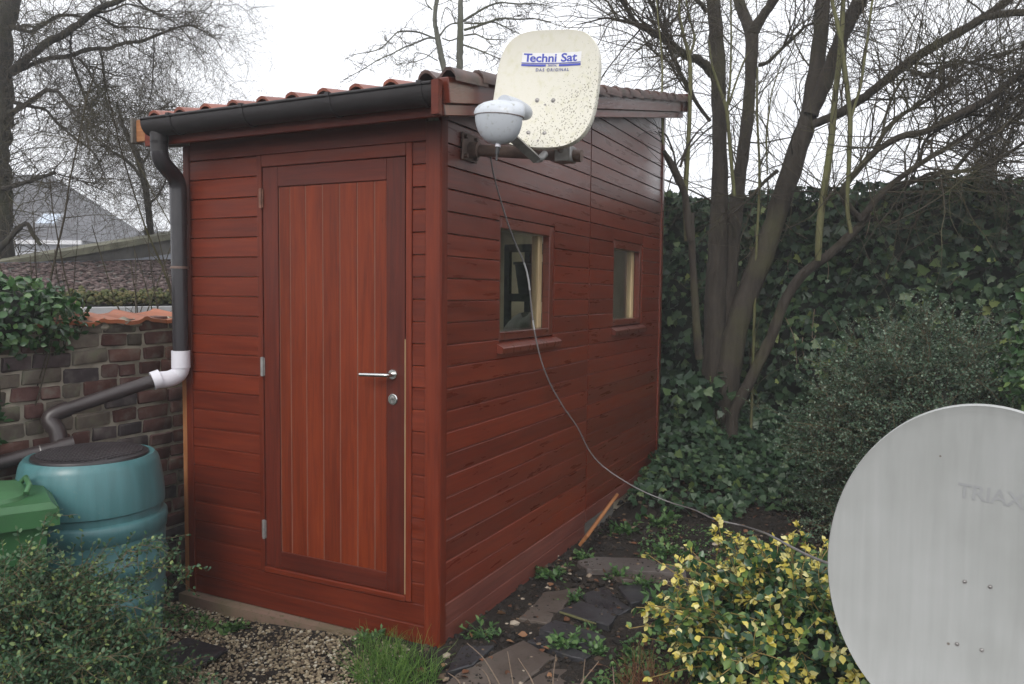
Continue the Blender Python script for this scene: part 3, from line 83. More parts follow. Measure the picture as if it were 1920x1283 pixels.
class MB:
    def __init__(s): s.V = []; s.F = []
    def add(s, V, F):
        n = len(s.V); s.V += [tuple(v) for v in V]; s.F += [tuple(i + n for i in f) for f in F]
        return s
    def box(s, x0, x1, y0, y1, z0, z1):
        return s.add([(x0,y0,z0),(x1,y0,z0),(x1,y1,z0),(x0,y1,z0),(x0,y0,z1),(x1,y0,z1),(x1,y1,z1),(x0,y1,z1)],
                     [(0,3,2,1),(4,5,6,7),(0,1,5,4),(1,2,6,5),(2,3,7,6),(3,0,4,7)])
    def bbox(s, x0, x1, y0, y1, z0, z1, b=.004):
        """box with chamfered edges"""
        c = []
        for sx in (0, 1):
            for sy in (0, 1):
                for sz in (0, 1):
                    X = (x0, x1)[sx]; Y = (y0, y1)[sy]; Z = (z0, z1)[sz]; dx = b*(1-2*sx); dy = b*(1-2*sy); dz = b*(1-2*sz)
                    c.append([(X, Y+dy, Z+dz), (X+dx, Y, Z+dz), (X+dx, Y+dy, Z)])
        V = [p for t in c for p in t]; I = lambda a, b_, c_, k: (a*4+b_*2+c_)*3+k
        F = []
        for q in (0, 1):
            F += [tuple(I(q, a, b_, 0) for a, b_ in ((0,0),(1,0),(1,1),(0,1)))]
            F += [tuple(I(a, q, b_, 1) for a, b_ in ((0,0),(1,0),(1,1),(0,1)))]
            F += [tuple(I(a, b_, q, 2) for a, b_ in ((0,0),(1,0),(1,1),(0,1)))]
            for r in (0, 1):
                F += [(I(q,r,0,0), I(q,r,1,0), I(q,r,1,1), I(q,r,0,1)), (I(q,0,r,0), I(q,1,r,0), I(q,1,r,2), I(q,0,r,2)), (I(0,q,r,1), I(1,q,r,1), I(1,q,r,2), I(0,q,r,2))]
                F += [(I(q,r,t,0), I(q,r,t,1), I(q,r,t,2)) for t in (0, 1)]
        return s.add(V, F)
    def prism(s, poly, z0, z1):
        n = len(poly); V = [(p[0], p[1], z0) for p in poly] + [(p[0], p[1], z1) for p in poly]
        return s.add(V, [tuple(range(n))[::-1], tuple(range(n, 2*n))] + [(i, (i+1) % n, n+(i+1) % n, n+i) for i in range(n)])
    def extrude(s, prof, a, b, axis=0):
        """closed profile in the two other axes pushed along axis from a to b"""
        n = len(prof)
        def mk(t, p): return ((t, p[0], p[1]), (p[0], t, p[1]), (p[0], p[1], t))[axis]
        V = [mk(a, p) for p in prof] + [mk(b, p) for p in prof]
        return s.add(V, [tuple(range(n))[::-1], tuple(range(n, 2*n))] + [(i, (i+1) % n, n+(i+1) % n, n+i) for i in range(n)])
    def tube(s, pts, r, sides=10, cap=True):
        P = np.asarray(pts, float); r = np.full(len(P), r) if np.isscalar(r) else np.asarray(r)
        V, F = tubes(P[None], r[None], sides); s.add(V, F[0].tolist())
        if cap:
            n = len(P); b = len(s.V) - n*sides
            s.F += [tuple(range(b, b+sides))[::-1], tuple(range(b+(n-1)*sides, b+n*sides))]
        return s
    def lathe(s, prof, c=(0, 0, 0), seg=32, axis='z'):
        n = len(prof); V = []; F = []
        for i in range(seg):
            a = 2*math.pi*i/seg
            for r, z in prof: V.append((c[0]+r*math.cos(a), c[1]+r*math.sin(a), c[2]+z))
        for i in range(seg):
            j = (i+1) % seg
            for k in range(n-1): F.append((i*n+k, j*n+k, j*n+k+1, i*n+k+1))
        return s.add(V, F)
    def xform(s, M):
        s.V = [tuple(M @ Vector(v)) for v in s.V]; return s
    def mesh(s, name, smooth=False, flip=True):
        me = bpy.data.meshes.new(name); me.from_pydata(s.V, [], s.F)
        import bmesh
        bm = bmesh.new(); bm.from_mesh(me); bmesh.ops.recalc_face_normals(bm, faces=bm.faces); bm.to_mesh(me); bm.free()
        if smooth:
            me.polygons.foreach_set('use_smooth', [True]*len(me.polygons)); me.set_sharp_from_angle(angle=R(40))
        return me
    def build(s, name, mat, parent=None, smooth=False): return obj(name, s.mesh(name, smooth), mat, parent)
def tubes(Pt, rad, sides=3):
    """Pt (N,K,3), rad (N,K) -> V, [quads]"""
    N, K, _ = Pt.shape
    T = np.gradient(Pt, axis=1); T /= np.linalg.norm(T, axis=2, keepdims=True) + 1e-9
    ref = np.zeros_like(T); mt = np.abs(T.mean(1)); ax = np.argmin(mt, axis=1); ref[np.arange(N), :, ax] = 1
    A = np.cross(T, ref); A /= np.linalg.norm(A, axis=2, keepdims=True) + 1e-9
    B = np.cross(T, A)
    ang = np.arange(sides)*2*np.pi/sides
    V = Pt[:, :, None] + rad[:, :, None, None]*(A[:, :, None]*np.cos(ang)[:, None] + B[:, :, None]*np.sin(ang)[:, None])
    base = (np.arange(N)*K*sides)[:, None, None] + (np.arange(K-1)*sides)[None, :, None]
    j = np.arange(sides); j2 = (j+1) % sides
    Q = np.stack([base+j, base+j2, base+sides+j2, base+sides+j], axis=-1).reshape(-1, 4)
    return V.reshape(-1, 3), [Q]
def resample(p, n):
    p = np.asarray(p, float); d = np.r_[0, np.cumsum(np.linalg.norm(np.diff(p[:, :3], axis=0), axis=1))]
    t = np.linspace(0, d[-1], n); k = len(p)
    out = np.stack([np.interp(t, d, p[:, i]) for i in range(p.shape[1])], 1)
    if k > 2:   # smooth the corners
        for _ in range(2):
            q = out.copy(); q[1:-1] = .25*out[:-2]+.5*out[1:-1]+.25*out[2:]; out = q
    return out
def unit(v): return v/(np.linalg.norm(v, axis=-1, keepdims=True)+1e-9)

# ---------------------------------------------------------------- materials
def lin(r, g, b): 
    f = lambda c: c/12.92 if c <= .04045 else ((c+.055)/1.055)**2.4
    return (f(r/255), f(g/255), f(b/255), 1)
class NT:
    def __init__(s, name):
        s.m = bpy.data.materials.new(name); s.m.use_nodes = True; s.n = s.m.node_tree.nodes; s.l = s.m.node_tree.links
        s.p = s.n['Principled BSDF']; s.out = s.n['Material Output']
    def node(s, t, **k):
        x = s.n.new(t)
        for a, b in k.items(): setattr(x, a, b)
        return x
    def link(s, a, b): s.l.new(a, b)
    def coord(s, scale=(1, 1, 1), kind='Object', rand=False):
        tc = s.node('ShaderNodeTexCoord'); mp = s.node('ShaderNodeMapping'); mp.inputs['Scale'].default_value = scale
        s.link(tc.outputs[kind], mp.inputs[0])
        if rand:
            oi = s.node('ShaderNodeObjectInfo'); mu = s.node('ShaderNodeMath', operation='MULTIPLY'); mu.inputs[1].default_value = 37.0
            s.link(oi.outputs['Random'], mu.inputs[0]); s.link(mu.outputs[0], mp.inputs['Location'])
        return mp.outputs[0]
    def noise(s, vec, scale, detail=4, rough=.55, dist=0):
        x = s.node('ShaderNodeTexNoise'); x.inputs['Scale'].default_value = scale; x.inputs['Detail'].default_value = detail
        x.inputs['Roughness'].default_value = rough; x.inputs['Distortion'].default_value = dist
        s.link(vec, x.inputs['Vector']); return x.outputs[0]
    def ramp(s, fac, stops, interp='LINEAR'):
        x = s.node('ShaderNodeValToRGB'); x.color_ramp.interpolation = interp; e = x.color_ramp.elements
        while len(e) < len(stops): e.new(.5)
        for i, (p, c) in enumerate(stops): e[i].position = p; e[i].color = c if len(c) == 4 else (*c, 1)
        s.link(fac, x.inputs[0]); return x.outputs[0]
    def fac(s, f, lo, hi):
        x = s.node('ShaderNodeMapRange'); x.inputs[1].default_value = lo; x.inputs[2].default_value = hi; s.link(f, x.inputs[0]); return x.outputs[0]
    def mix(s, f, a, b, mode='MIX'):
        x = s.node('ShaderNodeMix', data_type='RGBA', blend_type=mode)
        for i, v in ((0, f), (6, a), (7, b)):
            if hasattr(v, 'is_linked'): s.link(v, x.inputs[i])
            else: x.inputs[i].default_value = v if i == 0 or len(v) == 4 else (*v, 1)
        return x.outputs[2]
    def math(s, op, a, b=None):
        x = s.node('ShaderNodeMath', operation=op)
        for i, v in ((0, a), (1, b)):
            if v is None: continue
            if hasattr(v, 'is_linked'): s.link(v, x.inputs[i])
            else: x.inputs[i].default_value = v
        return x.outputs[0]
    def rand(s): return s.node('ShaderNodeObjectInfo').outputs['Random']
    def attr(s):
        a = s.node('ShaderNodeAttribute'); a.attribute_name = 'rnd'; return a.outputs['Fac']
    def bump(s, h, strength=.3, dist=.01):
        b = s.node('ShaderNodeBump'); b.inputs['Strength'].default_value = strength; b.inputs['Distance'].default_value = dist
        s.link(h, b.inputs['Height']); s.link(b.outputs[0], s.p.inputs['Normal'])
    def done(s, color, rough=.5, metal=0, spec=.5, coat=0, coat_r=.2):
        if hasattr(color, 'is_linked'): s.link(color, s.p.inputs['Base Color'])
        else: s.p.inputs['Base Color'].default_value = color if len(color) == 4 else (*color, 1)
        if hasattr(rough, 'is_linked'): s.link(rough, s.p.inputs['Roughness'])
        else: s.p.inputs['Roughness'].default_value = rough
        s.p.inputs['Metallic'].default_value = metal; s.p.inputs['Specular IOR Level'].default_value = spec
        s.p.inputs['Coat Weight'].default_value = coat; s.p.inputs['Coat Roughness'].default_value = coat_r
        return s.m
def plain(name, color, rough=.5, metal=0, var=.15, scale=6, bump=0, spec=.5, coat=0):
    t = NT(name); v = t.coord(); n = t.noise(v, scale, 5)
    c = t.mix(1.0, tuple(color), t.ramp(n, [(.3, (1-var,)*3), (.7, (1+var,)*3)]), 'MULTIPLY')
    if bump: t.bump(t.noise(v, scale*6, 4), bump, .005)
    return t.done(c, t.fac(n, -1.0+rough*2-.4, 2-.6) if False else rough, metal, spec, coat)
def wood(name, dark, mid, light, rough=.42, streak=0.0, spec=.5, coat=.25):
    """stained timber, grain along local X"""
    t = NT(name); v = t.coord((1.2, 22, 22), rand=True); v2 = t.coord((.9, 8.0, 8.0), rand=True)
    g = t.noise(v, 2.2, 6, .65, .6); blot = t.noise(v2, 3.2, 4, .6); 
    c = t.ramp(g, [(.25, dark), (.52, mid), (.8, light)])
    c = t.mix(1.0, c, t.ramp(blot, [(.28, (.80, .78, .78)), (.7, (1.13, 1.14, 1.14))]), 'MULTIPLY')
    c = t.mix(1.0, c, t.ramp(t.rand(), [(0, (.80, .78, .78)), (.5, (1, 1, 1)), (1, (1.16, 1.17, 1.17))]), 'MULTIPLY')
    vo = t.node('ShaderNodeTexVoronoi'); vo.inputs['Scale'].default_value = 1.0; t.link(t.coord((3.1, 9, 9), rand=True), vo.inputs['Vector'])
    c = t.mix(t.ramp(vo.outputs['Distance'], [(.02, (.22,)*3), (.06, (0, 0, 0))]), c, tuple(x*.25 for x in dark))
    if streak:
        s = t.noise(t.coord((46, 46, 5), rand=True), 1.0, 4, .6)
        m = t.math('MULTIPLY', t.fac(s, .60, .72), t.fac(t.noise(t.coord((2.3, 2.3, 2.3), rand=True), 1.3, 2), .42, .62))
        c = t.mix(t.math('MULTIPLY', m, streak), c, tuple(x*.18 for x in dark))
    t.bump(g, .15 if 'side' not in name and 'weathered_red' not in name else .035, .003)
    return t.done(c, t.fac(blot, -.35, 1.55) if rough is None else t.ramp(blot, [(.3, (rough-.08,)*3), (.7, (rough+.12,)*3)]), 0, spec, coat, .3)
def leafmat(name, stops, rough=.38, trans=.15, spec=.5):
    t = NT(name); c = t.ramp(t.attr(), stops)
    m = t.done(c, rough, 0, spec)
    tr = t.node('ShaderNodeBsdfTranslucent'); t.link(c, tr.inputs[0]); mx = t.node('ShaderNodeMixShader'); mx.inputs[0].default_value = trans
    t.link(t.p.outputs[0], mx.inputs[1]); t.link(tr.outputs[0], mx.inputs[2]); t.link(mx.outputs[0], t.out.inputs[0])
    return m
def bark(name, a, b, c2, scale=8, rough=.9):
    t = NT(name); v = t.coord((1, 1, .2)); n = t.noise(v, scale*1.6, 6, .7); n2 = t.noise(t.coord((1, 1, 1)), 1.7, 3)
    c = t.mix(t.fac(n2, .5, .72), t.ramp(n, [(.3, a), (.7, b)]), c2)
    t.bump(n, 1.0, .03)
    return t.done(c, rough, 0, .25)
M = {}
M['wood'] = wood('red_stained_wood', (.086, .0115, .0040), (.124, .0178, .0053), (.164, .0265, .0075), rough=.46, spec=.28, coat=.0)
M['wood_side'] = wood('weathered_red_stain', (.095, .0155, .0063), (.134, .0222, .0088), (.175, .0315, .012), rough=.30, streak=.85, coat=.9)
M['wood_low'] = wood('red_stain_side', (.108, .0140, .0047), (.150, .0210, .0065), (.192, .0310, .0095), rough=.32, spec=.45, coat=.5)
M['wood_faded'] = wood('faded_red_stain', (.110, .030, .020), (.150, .045, .032), (.190, .065, .046), rough=.55, spec=.3, coat=.0)
M['wood_plank'] = wood('fresh_red_stain', (.110, .0148, .0037), (.155, .0232, .0050), (.198, .0350, .0072), rough=.5, spec=.25, coat=.0)
M['wood_dark'] = wood('dark_red_stain', (.058, .0090, .0045), (.090, .0140, .0062), (.122, .0200, .0085), rough=.46, spec=.28, coat=.0)
M['wood_raw'] = wood('bare_orange_timber', (.20, .075, .025), (.32, .13, .045), (.42, .20, .08), rough=.65, coat=0)
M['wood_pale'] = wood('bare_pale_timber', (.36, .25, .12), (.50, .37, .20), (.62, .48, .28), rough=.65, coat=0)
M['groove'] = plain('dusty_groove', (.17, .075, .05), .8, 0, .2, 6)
M['wood_grey'] = wood('weathered_grey_timber', (.08, .07, .06), (.13, .12, .105), (.19, .17, .15), rough=.8, coat=0)
def tile_mat(name, a, b, moss):
    t = NT(name); v = t.coord((1, 1, 1), 'Object', True); n = t.noise(v, 9, 5); n2 = t.noise(v, 30, 4)
    c = t.mix(1.0, t.ramp(n, [(.3, a), (.7, b)]), t.ramp(t.rand(), [(0, (.75,)*3), (1, (1.2,)*3)]), 'MULTIPLY')
    c = t.mix(t.fac(n2, .58, .72), c, moss); t.bump(n2, .25, .004)
    return t.done(c, .45, 0, .5)
M['tile'] = tile_mat('red_clay_tile', (.19, .055, .034), (.285, .09, .056), (.10, .055, .04))
M['tile_dark'] = tile_mat('weathered_dark_tile', (.055, .035, .032), (.13, .075, .062), (.055, .06, .035))
M['terracotta'] = tile_mat('orange_terracotta', (.26, .08, .035), (.34, .115, .055), (.16, .09, .06))
M['gutter'] = plain('dark_grey_plastic', (.028, .025, .026), .5, 0, .12, 14, 0, .3)
M['pipe_grey'] = plain('anthracite_pipe', (.034, .031, .034), .18, 0, .06, 10)
M['pipe_brown'] = plain('brown_plastic_pipe', (.036, .027, .027), .38, 0, .1, 10)
M['pvc_white'] = plain('white_pvc', (.66, .65, .70), .4, 0, .05, 8)
M['steel'] = plain('brushed_steel', (.62, .62, .60), .25, 1, .06, 40)
M['rust'] = plain('rusty_steel', (.16, .075, .05), .75, 0, .4, 30, .2)
M['galv'] = plain('dull_galvanised_steel', (.30, .29, .28), .5, .6, .3, 22, .1)
M['bracket'] = plain('rust_brown_bracket', (.155, .105, .085), .7, .1, .35, 20, .2)
M['black'] = plain('black_plastic', (.014, .014, .016), .45, 0, .2, 9)
M['lid'] = plain('black_ribbed_lid', (.028, .024, .026), .34, 0, .2, 9)
M['butt'] = plain('teal_plastic', (.050, .165, .178), .32, 0, .10, 4)
M['bin'] = plain('green_plastic', (.030, .105, .036), .45, 0, .15, 6)
M['bin_lid'] = plain('pale_green_plastic', (.052, .145, .06), .45, 0, .2, 7)
M['flash'] = plain('lead_flashing', (.20, .21, .24), .5, 0, .25, 5)
M['white'] = plain('white_painted_board', (.60, .60, .62), .6, 0, .1, 5)
M['mortar'] = plain('grey_mortar', (.30, .27, .215), .95, 0, .4, 9, .6)
M['inner'] = plain('beige_lining', (.46, .40, .29), .8, 0, .15, 5)
M['cable'] = plain('grey_cable', (.20, .19, .19), .5, 0, .2, 20)
M['cable_white'] = plain('pale_cable', (.5, .5, .5), .5, 0, .2, 20)
M['blue_print'] = plain('blue_print', (.055, .075, .42), .5, 0, .08, 30)
M['grey_print'] = plain('grey_blue_print', (.14, .15, .30), .5, 0, .08, 30)
M['white_print'] = plain('pale_print', (.74, .74, .75), .5, 0, .04, 30)
M['faded_print'] = plain('faded_grey_print', (.300, .307, .310), .5, 0, .06, 30)
M['lnb'] = None
def spotted(name, base, dirt, amount, mask_dir, scale):
    t = NT(name); v = t.coord(); n = t.noise(v, 4, 4)
    vo = t.node('ShaderNodeTexVoronoi'); vo.inputs['Scale'].default_value = scale
    nz = t.node('ShaderNodeTexNoise'); nz.inputs['Scale'].default_value = 70; nz.inputs['Detail'].default_value = 3; t.link(v, nz.inputs['Vector']); vm = t.node('ShaderNodeVectorMath', operation='MULTIPLY_ADD'); t.link(nz.outputs['Color'], vm.inputs[0]); vm.inputs[1].default_value = (.022, .022, .022); t.link(v, vm.inputs[2]); t.link(vm.outputs[0], vo.inputs['Vector'])
    dt = t.node('ShaderNodeVectorMath', operation='DOT_PRODUCT'); t.link(v, dt.inputs[0]); dt.inputs[1].default_value = mask_dir[:3]; mk = t.math('ADD', dt.outputs['Value'], mask_dir[3])
    mk = t.math('ADD', mk, t.math('MULTIPLY', n, .5))
    on = t.math('LESS_THAN', vo.outputs['Distance'], t.math('MULTIPLY', t.fac(mk, .25, .95), amount))
    n3 = t.noise(v, scale*.35, 5); c = t.mix(t.fac(n3, .5, .85), base, tuple(x*.86*k for x, k in zip(base, (1, 1, .82))))
    c = t.mix(t.math('MULTIPLY', on, .85), c, dirt)
    return t.done(c, .42, 0, .5)
M['dish_cream'] = spotted('cream_enamel_spotted', (.66, .64, .555), (.15, .13, .08), .30, (1.76, .9, -2.2, 4.55), 105)
M['dish_grey'] = None
def grey_enamel():
    t = NT('grey_enamel'); v = t.coord((26, 26, .9)); n = t.noise(v, 1.6, 5); n2 = t.noise(t.coord(), 4, 4)
    c = t.ramp(n, [(.25, (.318, .328, .320)), (.75, (.372, .380, .375))])
    c = t.mix(1.0, c, t.ramp(n2, [(.3, (.90, .90, .885)), (.7, (1.05,)*3)]), 'MULTIPLY')
    vo = t.node('ShaderNodeTexVoronoi'); vo.inputs['Scale'].default_value = 9; t.link(t.coord(), vo.inputs['Vector'])
    c = t.mix(t.math('LESS_THAN', vo.outputs['Distance'], .035), c, (.16, .14, .12))
    return t.done(c, .38, 0, .5)
M['dish_grey'] = grey_enamel()
def lnbm():
    t = NT('pale_grey_plastic'); v = t.coord(); n = t.noise(v, 60, 5); n2 = t.noise(v, 14, 3)
    c = t.mix(t.math('MULTIPLY', t.fac(n, .54, .72), t.fac(n2, .46, .68)), (.50, .53, .57), (.20, .20, .14))
    return t.done(c, .35, 0, .5)
M['lnb'] = lnbm()
def glass():
    t = NT('window_glass'); t.n.remove(t.p)
    tr = t.node('ShaderNodeBsdfTransparent'); tr.inputs[0].default_value = (.93, .95, .94, 1)
    gl = t.node('ShaderNodeBsdfGlossy'); gl.inputs['Roughness'].default_value = .02
    ge = t.node('ShaderNodeNewGeometry'); fr = t.node('ShaderNodeFresnel'); ior = t.node('ShaderNodeMapRange'); t.link(ge.outputs['Backfacing'], ior.inputs[0]); ior.inputs[3].default_value = 1.5; ior.inputs[4].default_value = 1/1.5; t.link(ior.outputs[0], fr.inputs[0])
    mx = t.node('ShaderNodeMixShader'); t.link(fr.outputs[0], mx.inputs[0]); t.link(tr.outputs[0], mx.inputs[1]); t.link(gl.outputs[0], mx.inputs[2]); t.link(mx.outputs[0], t.out.inputs[0])
    return t.m
M['glass'] = glass()
def buttm():
    t = NT('teal_plastic_weathered'); n = t.noise(t.coord((22, 22, 1.1)), 1.3, 5); n2 = t.noise(t.coord(), 90, 3); n3 = t.noise(t.coord(), 3, 3)
    c = t.mix(1.0, (.062, .165, .175), t.ramp(n, [(.3, (.86,)*3), (.75, (1.14,)*3)]), 'MULTIPLY')
    c = t.mix(t.math('MULTIPLY', t.fac(n2, .62, .74), t.fac(n3, .4, .7)), c, (.16, .20, .17))
    return t.done(c, t.ramp(n, [(.3, (.28,)*3), (.7, (.42,)*3)]), 0, .5)
M['butt'] = buttm()
def brickm(name, stops, moss):
    t = NT(name); v = t.coord((1, 1, 1), 'Object', True); n = t.noise(v, 14, 5); n2 = t.noise(v, 45, 4)
    c = t.ramp(t.rand(), stops); c = t.mix(1.0, c, t.ramp(n, [(.25, (.6,)*3), (.75, (1.35,)*3)]), 'MULTIPLY')
    c = t.mix(t.fac(n, .52, .74), c, moss); t.bump(n2, .5, .006)
    return t.done(c, .85, 0, .3)
M['brick'] = brickm('old_red_brick', [(0, (.085, .040, .036)), (.35, (.115, .052, .042)), (.7, (.095, .050, .047)), (1, (.135, .064, .048))], (.15, .135, .11))
M['brick_dark'] = brickm('burnt_dark_brick', [(0, (.05, .042, .046)), (1, (.085, .062, .062))], (.12, .11, .095))
M['brick_moss'] = brickm('lichen_grey_brick', [(0, (.095, .078, .064)), (1, (.165, .14, .112))], (.15, .155, .10))
def soil():
    t = NT('damp_soil'); v = t.coord(kind='Object'); n = t.noise(v, 5, 8, .65); n2 = t.noise(v, 60, 4)
    c = t.ramp(n, [(.3, (.011, .0085, .007)), (.55, (.021, .016, .0125)), (.8, (.036, .028, .021))]); c = t.mix(t.fac(n2, .6, .75), c, (.055, .043, .031))
    t.bump(n2, .8, .02); return t.done(c, .9, 0, .3)
M['soil'] = soil()
def slab_mat(name, a, b, c3, rough):
    t = NT(name); v = t.coord((1, 1, 1), 'Object', True); n = t.noise(v, 5, 6); n2 = t.noise(v, 40, 4)
    c = t.mix(t.fac(n2, .56, .75), t.ramp(n, [(.3, a), (.7, b)]), c3); t.bump(n2, .3, .006)
    return t.done(c, t.ramp(n, [(.3, (rough-.15,)*3), (.7, (rough+.12,)*3)]), 0, .5)
M['slab_brown'] = slab_mat('brown_stone', (.055, .041, .034), (.095, .075, .062), (.04, .036, .026), .6)
M['slab_slate'] = slab_mat('dark_slate', (.018, .018, .021), (.035, .034, .038), (.05, .048, .04), .45)
M['slab_grey'] = slab_mat('grey_stone', (.07, .058, .053), (.11, .094, .087), (.045, .04, .035), .65)
M['concrete'] = slab_mat('mossy_concrete', (.12, .10, .055), (.23, .14, .11), (.075, .08, .03), .85)
def rnd_mat(name, stops, rough=.8, spec=.4):
    t = NT(name); c = t.ramp(t.attr(), stops); return t.done(c, rough, 0, spec)
M['gravel'] = rnd_mat('gravel_stones', [(0, (.06, .045, .032)), (.3, (.14, .105, .068)), (.6, (.22, .175, .11)), (.85, (.30, .25, .17)), (1, (.40, .37, .30))], .7)
M['crumb'] = rnd_mat('soil_crumb', [(0, (.009, .007, .006)), (.6, (.022, .016, .012)), (.85, (.05, .033, .022)), (.95, (.16, .11, .07)), (1, (.35, .30, .24))], .9)
M['roof_litter'] = rnd_mat('old_roof_leaves', [(0, (.035, .02, .018)), (.5, (.075, .045, .042)), (.9, (.12, .085, .08)), (1, (.2, .16, .14))], .7)
M['litter'] = rnd_mat('dead_leaf', [(0, (.06, .025, .012)), (.5, (.14, .055, .025)), (1, (.22, .12, .06))], .7)
M['cot'] = leafmat('small_glossy_leaf', [(0, (.018, .048, .022)), (.4, (.040, .090, .042)), (.75, (.085, .150, .072)), (1, (.21, .26, .08))], .42, .2, .3)
M['cot_grey'] = leafmat('grey_green_leaf', [(0, (.024, .052, .028)), (.5, (.065, .112, .068)), (.85, (.120, .172, .118)), (1, (.21, .26, .19))], .42, .15, .35)
M['ivy'] = leafmat('ivy_leaf', [(0, (.012, .032, .016)), (.5, (.028, .060, .028)), (.85, (.055, .098, .045)), (.97, (.10, .15, .05)), (1, (.24, .28, .09))], .42, .12, .32)
M['ivy_bright'] = leafmat('bright_green_leaf', [(0, (.020, .052, .020)), (.6, (.045, .105, .035)), (1, (.13, .20, .06))], .32, .2)  # brighter green, for young ivy and the holly
M['privet'] = leafmat('privet_leaf', [(0, (.016, .045, .016)), (.6, (.035, .095, .030)), (1, (.10, .18, .06))], .30, .2)
M['euo_green'] = leafmat('dark_green_leaf', [(0, (.014, .045, .018)), (.6, (.030, .085, .030)), (1, (.16, .24, .06))], .3, .15)
M['euo_yellow'] = leafmat('yellow_variegated_leaf', [(0, (.44, .37, .05)), (.5, (.62, .53, .12)), (1, (.74, .69, .34))], .4, .25)
M['weed'] = leafmat('weed_leaf', [(0, (.035, .09, .030)), (.6, (.075, .16, .045)), (1, (.16, .26, .09))], .5, .25)
M['grass'] = leafmat('grass_blade', [(0, (.05, .12, .02)), (.6, (.11, .24, .035)), (1, (.24, .36, .09))], .5, .3)
M['moss'] = leafmat('moss', [(0, (.04, .05, .014)), (.6, (.085, .09, .03)), (1, (.13, .10, .04))], .9, .1)
M['bark_dark'] = bark('dark_bark', (.020, .017, .014), (.050, .044, .036), (.055, .058, .030), 9)
M['bark_right'] = bark('grey_brown_bark', (.026, .021, .017), (.060, .050, .040), (.070, .068, .034), 10)
M['bark_green'] = bark('green_bark', (.085, .085, .038), (.16, .155, .075), (.12, .13, .05), 12)
M['bark_grey'] = bark('pale_grey_bark', (.075, .078, .062), (.145, .145, .118), (.10, .11, .06), 10)
M['twig'] = bark('twig_bark', (.036, .029, .021), (.075, .062, .042), (.085, .080, .038), 20)
M['twig_tan'] = bark('tan_twig_bark', (.06, .05, .034), (.125, .105, .072), (.12, .11, .06), 20)
M['twig_pale'] = bark('pale_twig_bark', (.17, .12, .085), (.27, .20, .145), (.2, .15, .11), 20)
M['stem'] = plain('yellow_stem', (.24, .17, .055), .6, 0, .2, 20)
M['brown_stem'] = plain('brown_stem', (.12, .055, .030), .7, 0, .4, 20)
M['slate_roof'] = plain('grey_roof_tiles', (.075, .075, .085), .6, 0, .2, 1)
M['render_white'] = plain('white_render', (.55, .56, .60), .8, 0, .06, .6)
M['pale_glass'] = plain('reflecting_glass', (.45, .52, .62), .08, 0, .05, 1)
M['far_grey'] = plain('far_grey_wall', (.22, .23, .25), .8, 0, .1, .3)
M['coping'] = plain('mossy_coping', (.17, .165, .115), .9, 0, .35, 5, .4)
M['dark_wall'] = plain('damp_rendered_wall', (.085, .08, .072), .9, 0, .4, 4, .4)
M['core'] = plain('painted_shade_core', (.010, .013, .008), 1, 0, .5, 7, .8)  # near-black colour standing in for the shade deep between leaves
M['bush_stem'] = plain('olive_brown_stem', (.085, .062, .028), .7, 0, .3, 20)
M['sack'] = plain('pale_sack', (.30, .29, .25), .9, 0, .3, 9, .3)

# ---------------------------------------------------------------- ground
def gz(x, y):
    x = np.asarray(x, float); y = np.asarray(y, float)
    s = lambda t: np.clip(t, 0, 1)**2*(3-2*np.clip(t, 0, 1))
    z = -.155 - .075*s((-.15-x)/1.0)*s((.35-y)/.5) + .30*s((y-2.0)/3.0) + .05*s((x-1.2)/1.2)
    return z
def ground():
    a = np.concatenate([-np.geomspace(4, 115, 14)[::-1], np.linspace(-3.9, 4.9, 111), 5+np.geomspace(.3, 110, 14)])
    b = np.concatenate([-np.geomspace(3.2, 115, 14)[::-1], np.linspace(-3.1, 7.5, 125), 7.8+np.geomspace(.3, 110, 14)])
    X, Y = np.meshgrid(a, b, indexing='ij'); Z = gz(X, Y)
    rng = np.random.default_rng(3); n = rng.normal(size=X.shape); n = (n + np.roll(n, 1, 0) + np.roll(n, 1, 1) + np.roll(n, -1, 0))/4
    near = (np.abs(X) < 4.5) & (Y > -3) & (Y < 7.4); Z = Z + n*.016*near
    Z = np.where((X > -2.2) & (X < -.0) & (Y > .15) & (Y < 3.5), np.minimum(Z, -.19), Z)
    n1, n2 = X.shape; i = np.arange(n1*n2).reshape(n1, n2)
    Q = np.stack([i[:-1, :-1], i[1:, :-1], i[1:, 1:], i[:-1, 1:]], -1).reshape(-1, 4)
    tag(obj('ground', np_mesh('ground', np.stack([X, Y, Z], -1), [Q], True), M['soil']), kind='structure')
ground()

# ---------------------------------------------------------------- the shed
SH = thing('garden_shed', 'red-brown stained timber shed with tiled lean-to roof, plank door and two side windows', 'shed', (-.78, 1.8, -.16))
BT = .019
_bm = {}
def board_mesh(L, h, t=BT, c=.006, sh=(0, 0)):
    """local X along the board from 0..L, front towards -Y, height along Z; sh = start offset at bottom, top"""
    k = (round(L, 4), round(h, 4), t, c, sh)
    if k in _bm: return _bm[k]
    pr = [(0, 0), (-t+.0015, 0), (-t, .0015), (-t, h-c), (-t+c*1.1, h), (0, h)]
    s0 = [sh[0]+(sh[1]-sh[0])*p[1]/h for p in pr]
    V = [(a, p[0], p[1]) for a, p in zip(s0, pr)] + [(L, p[0], p[1]) for p in pr]; n = 6
    F = [tuple(range(n)), tuple(range(n, 2*n))[::-1]] + [(i, n+i, n+(i+1) % n, (i+1) % n) for i in range(n)]
    me = bpy.data.meshes.new('board'); me.from_pydata(V, [], F); me.update()
    _bm[k] = me; return me
JIT = random.Random(5)
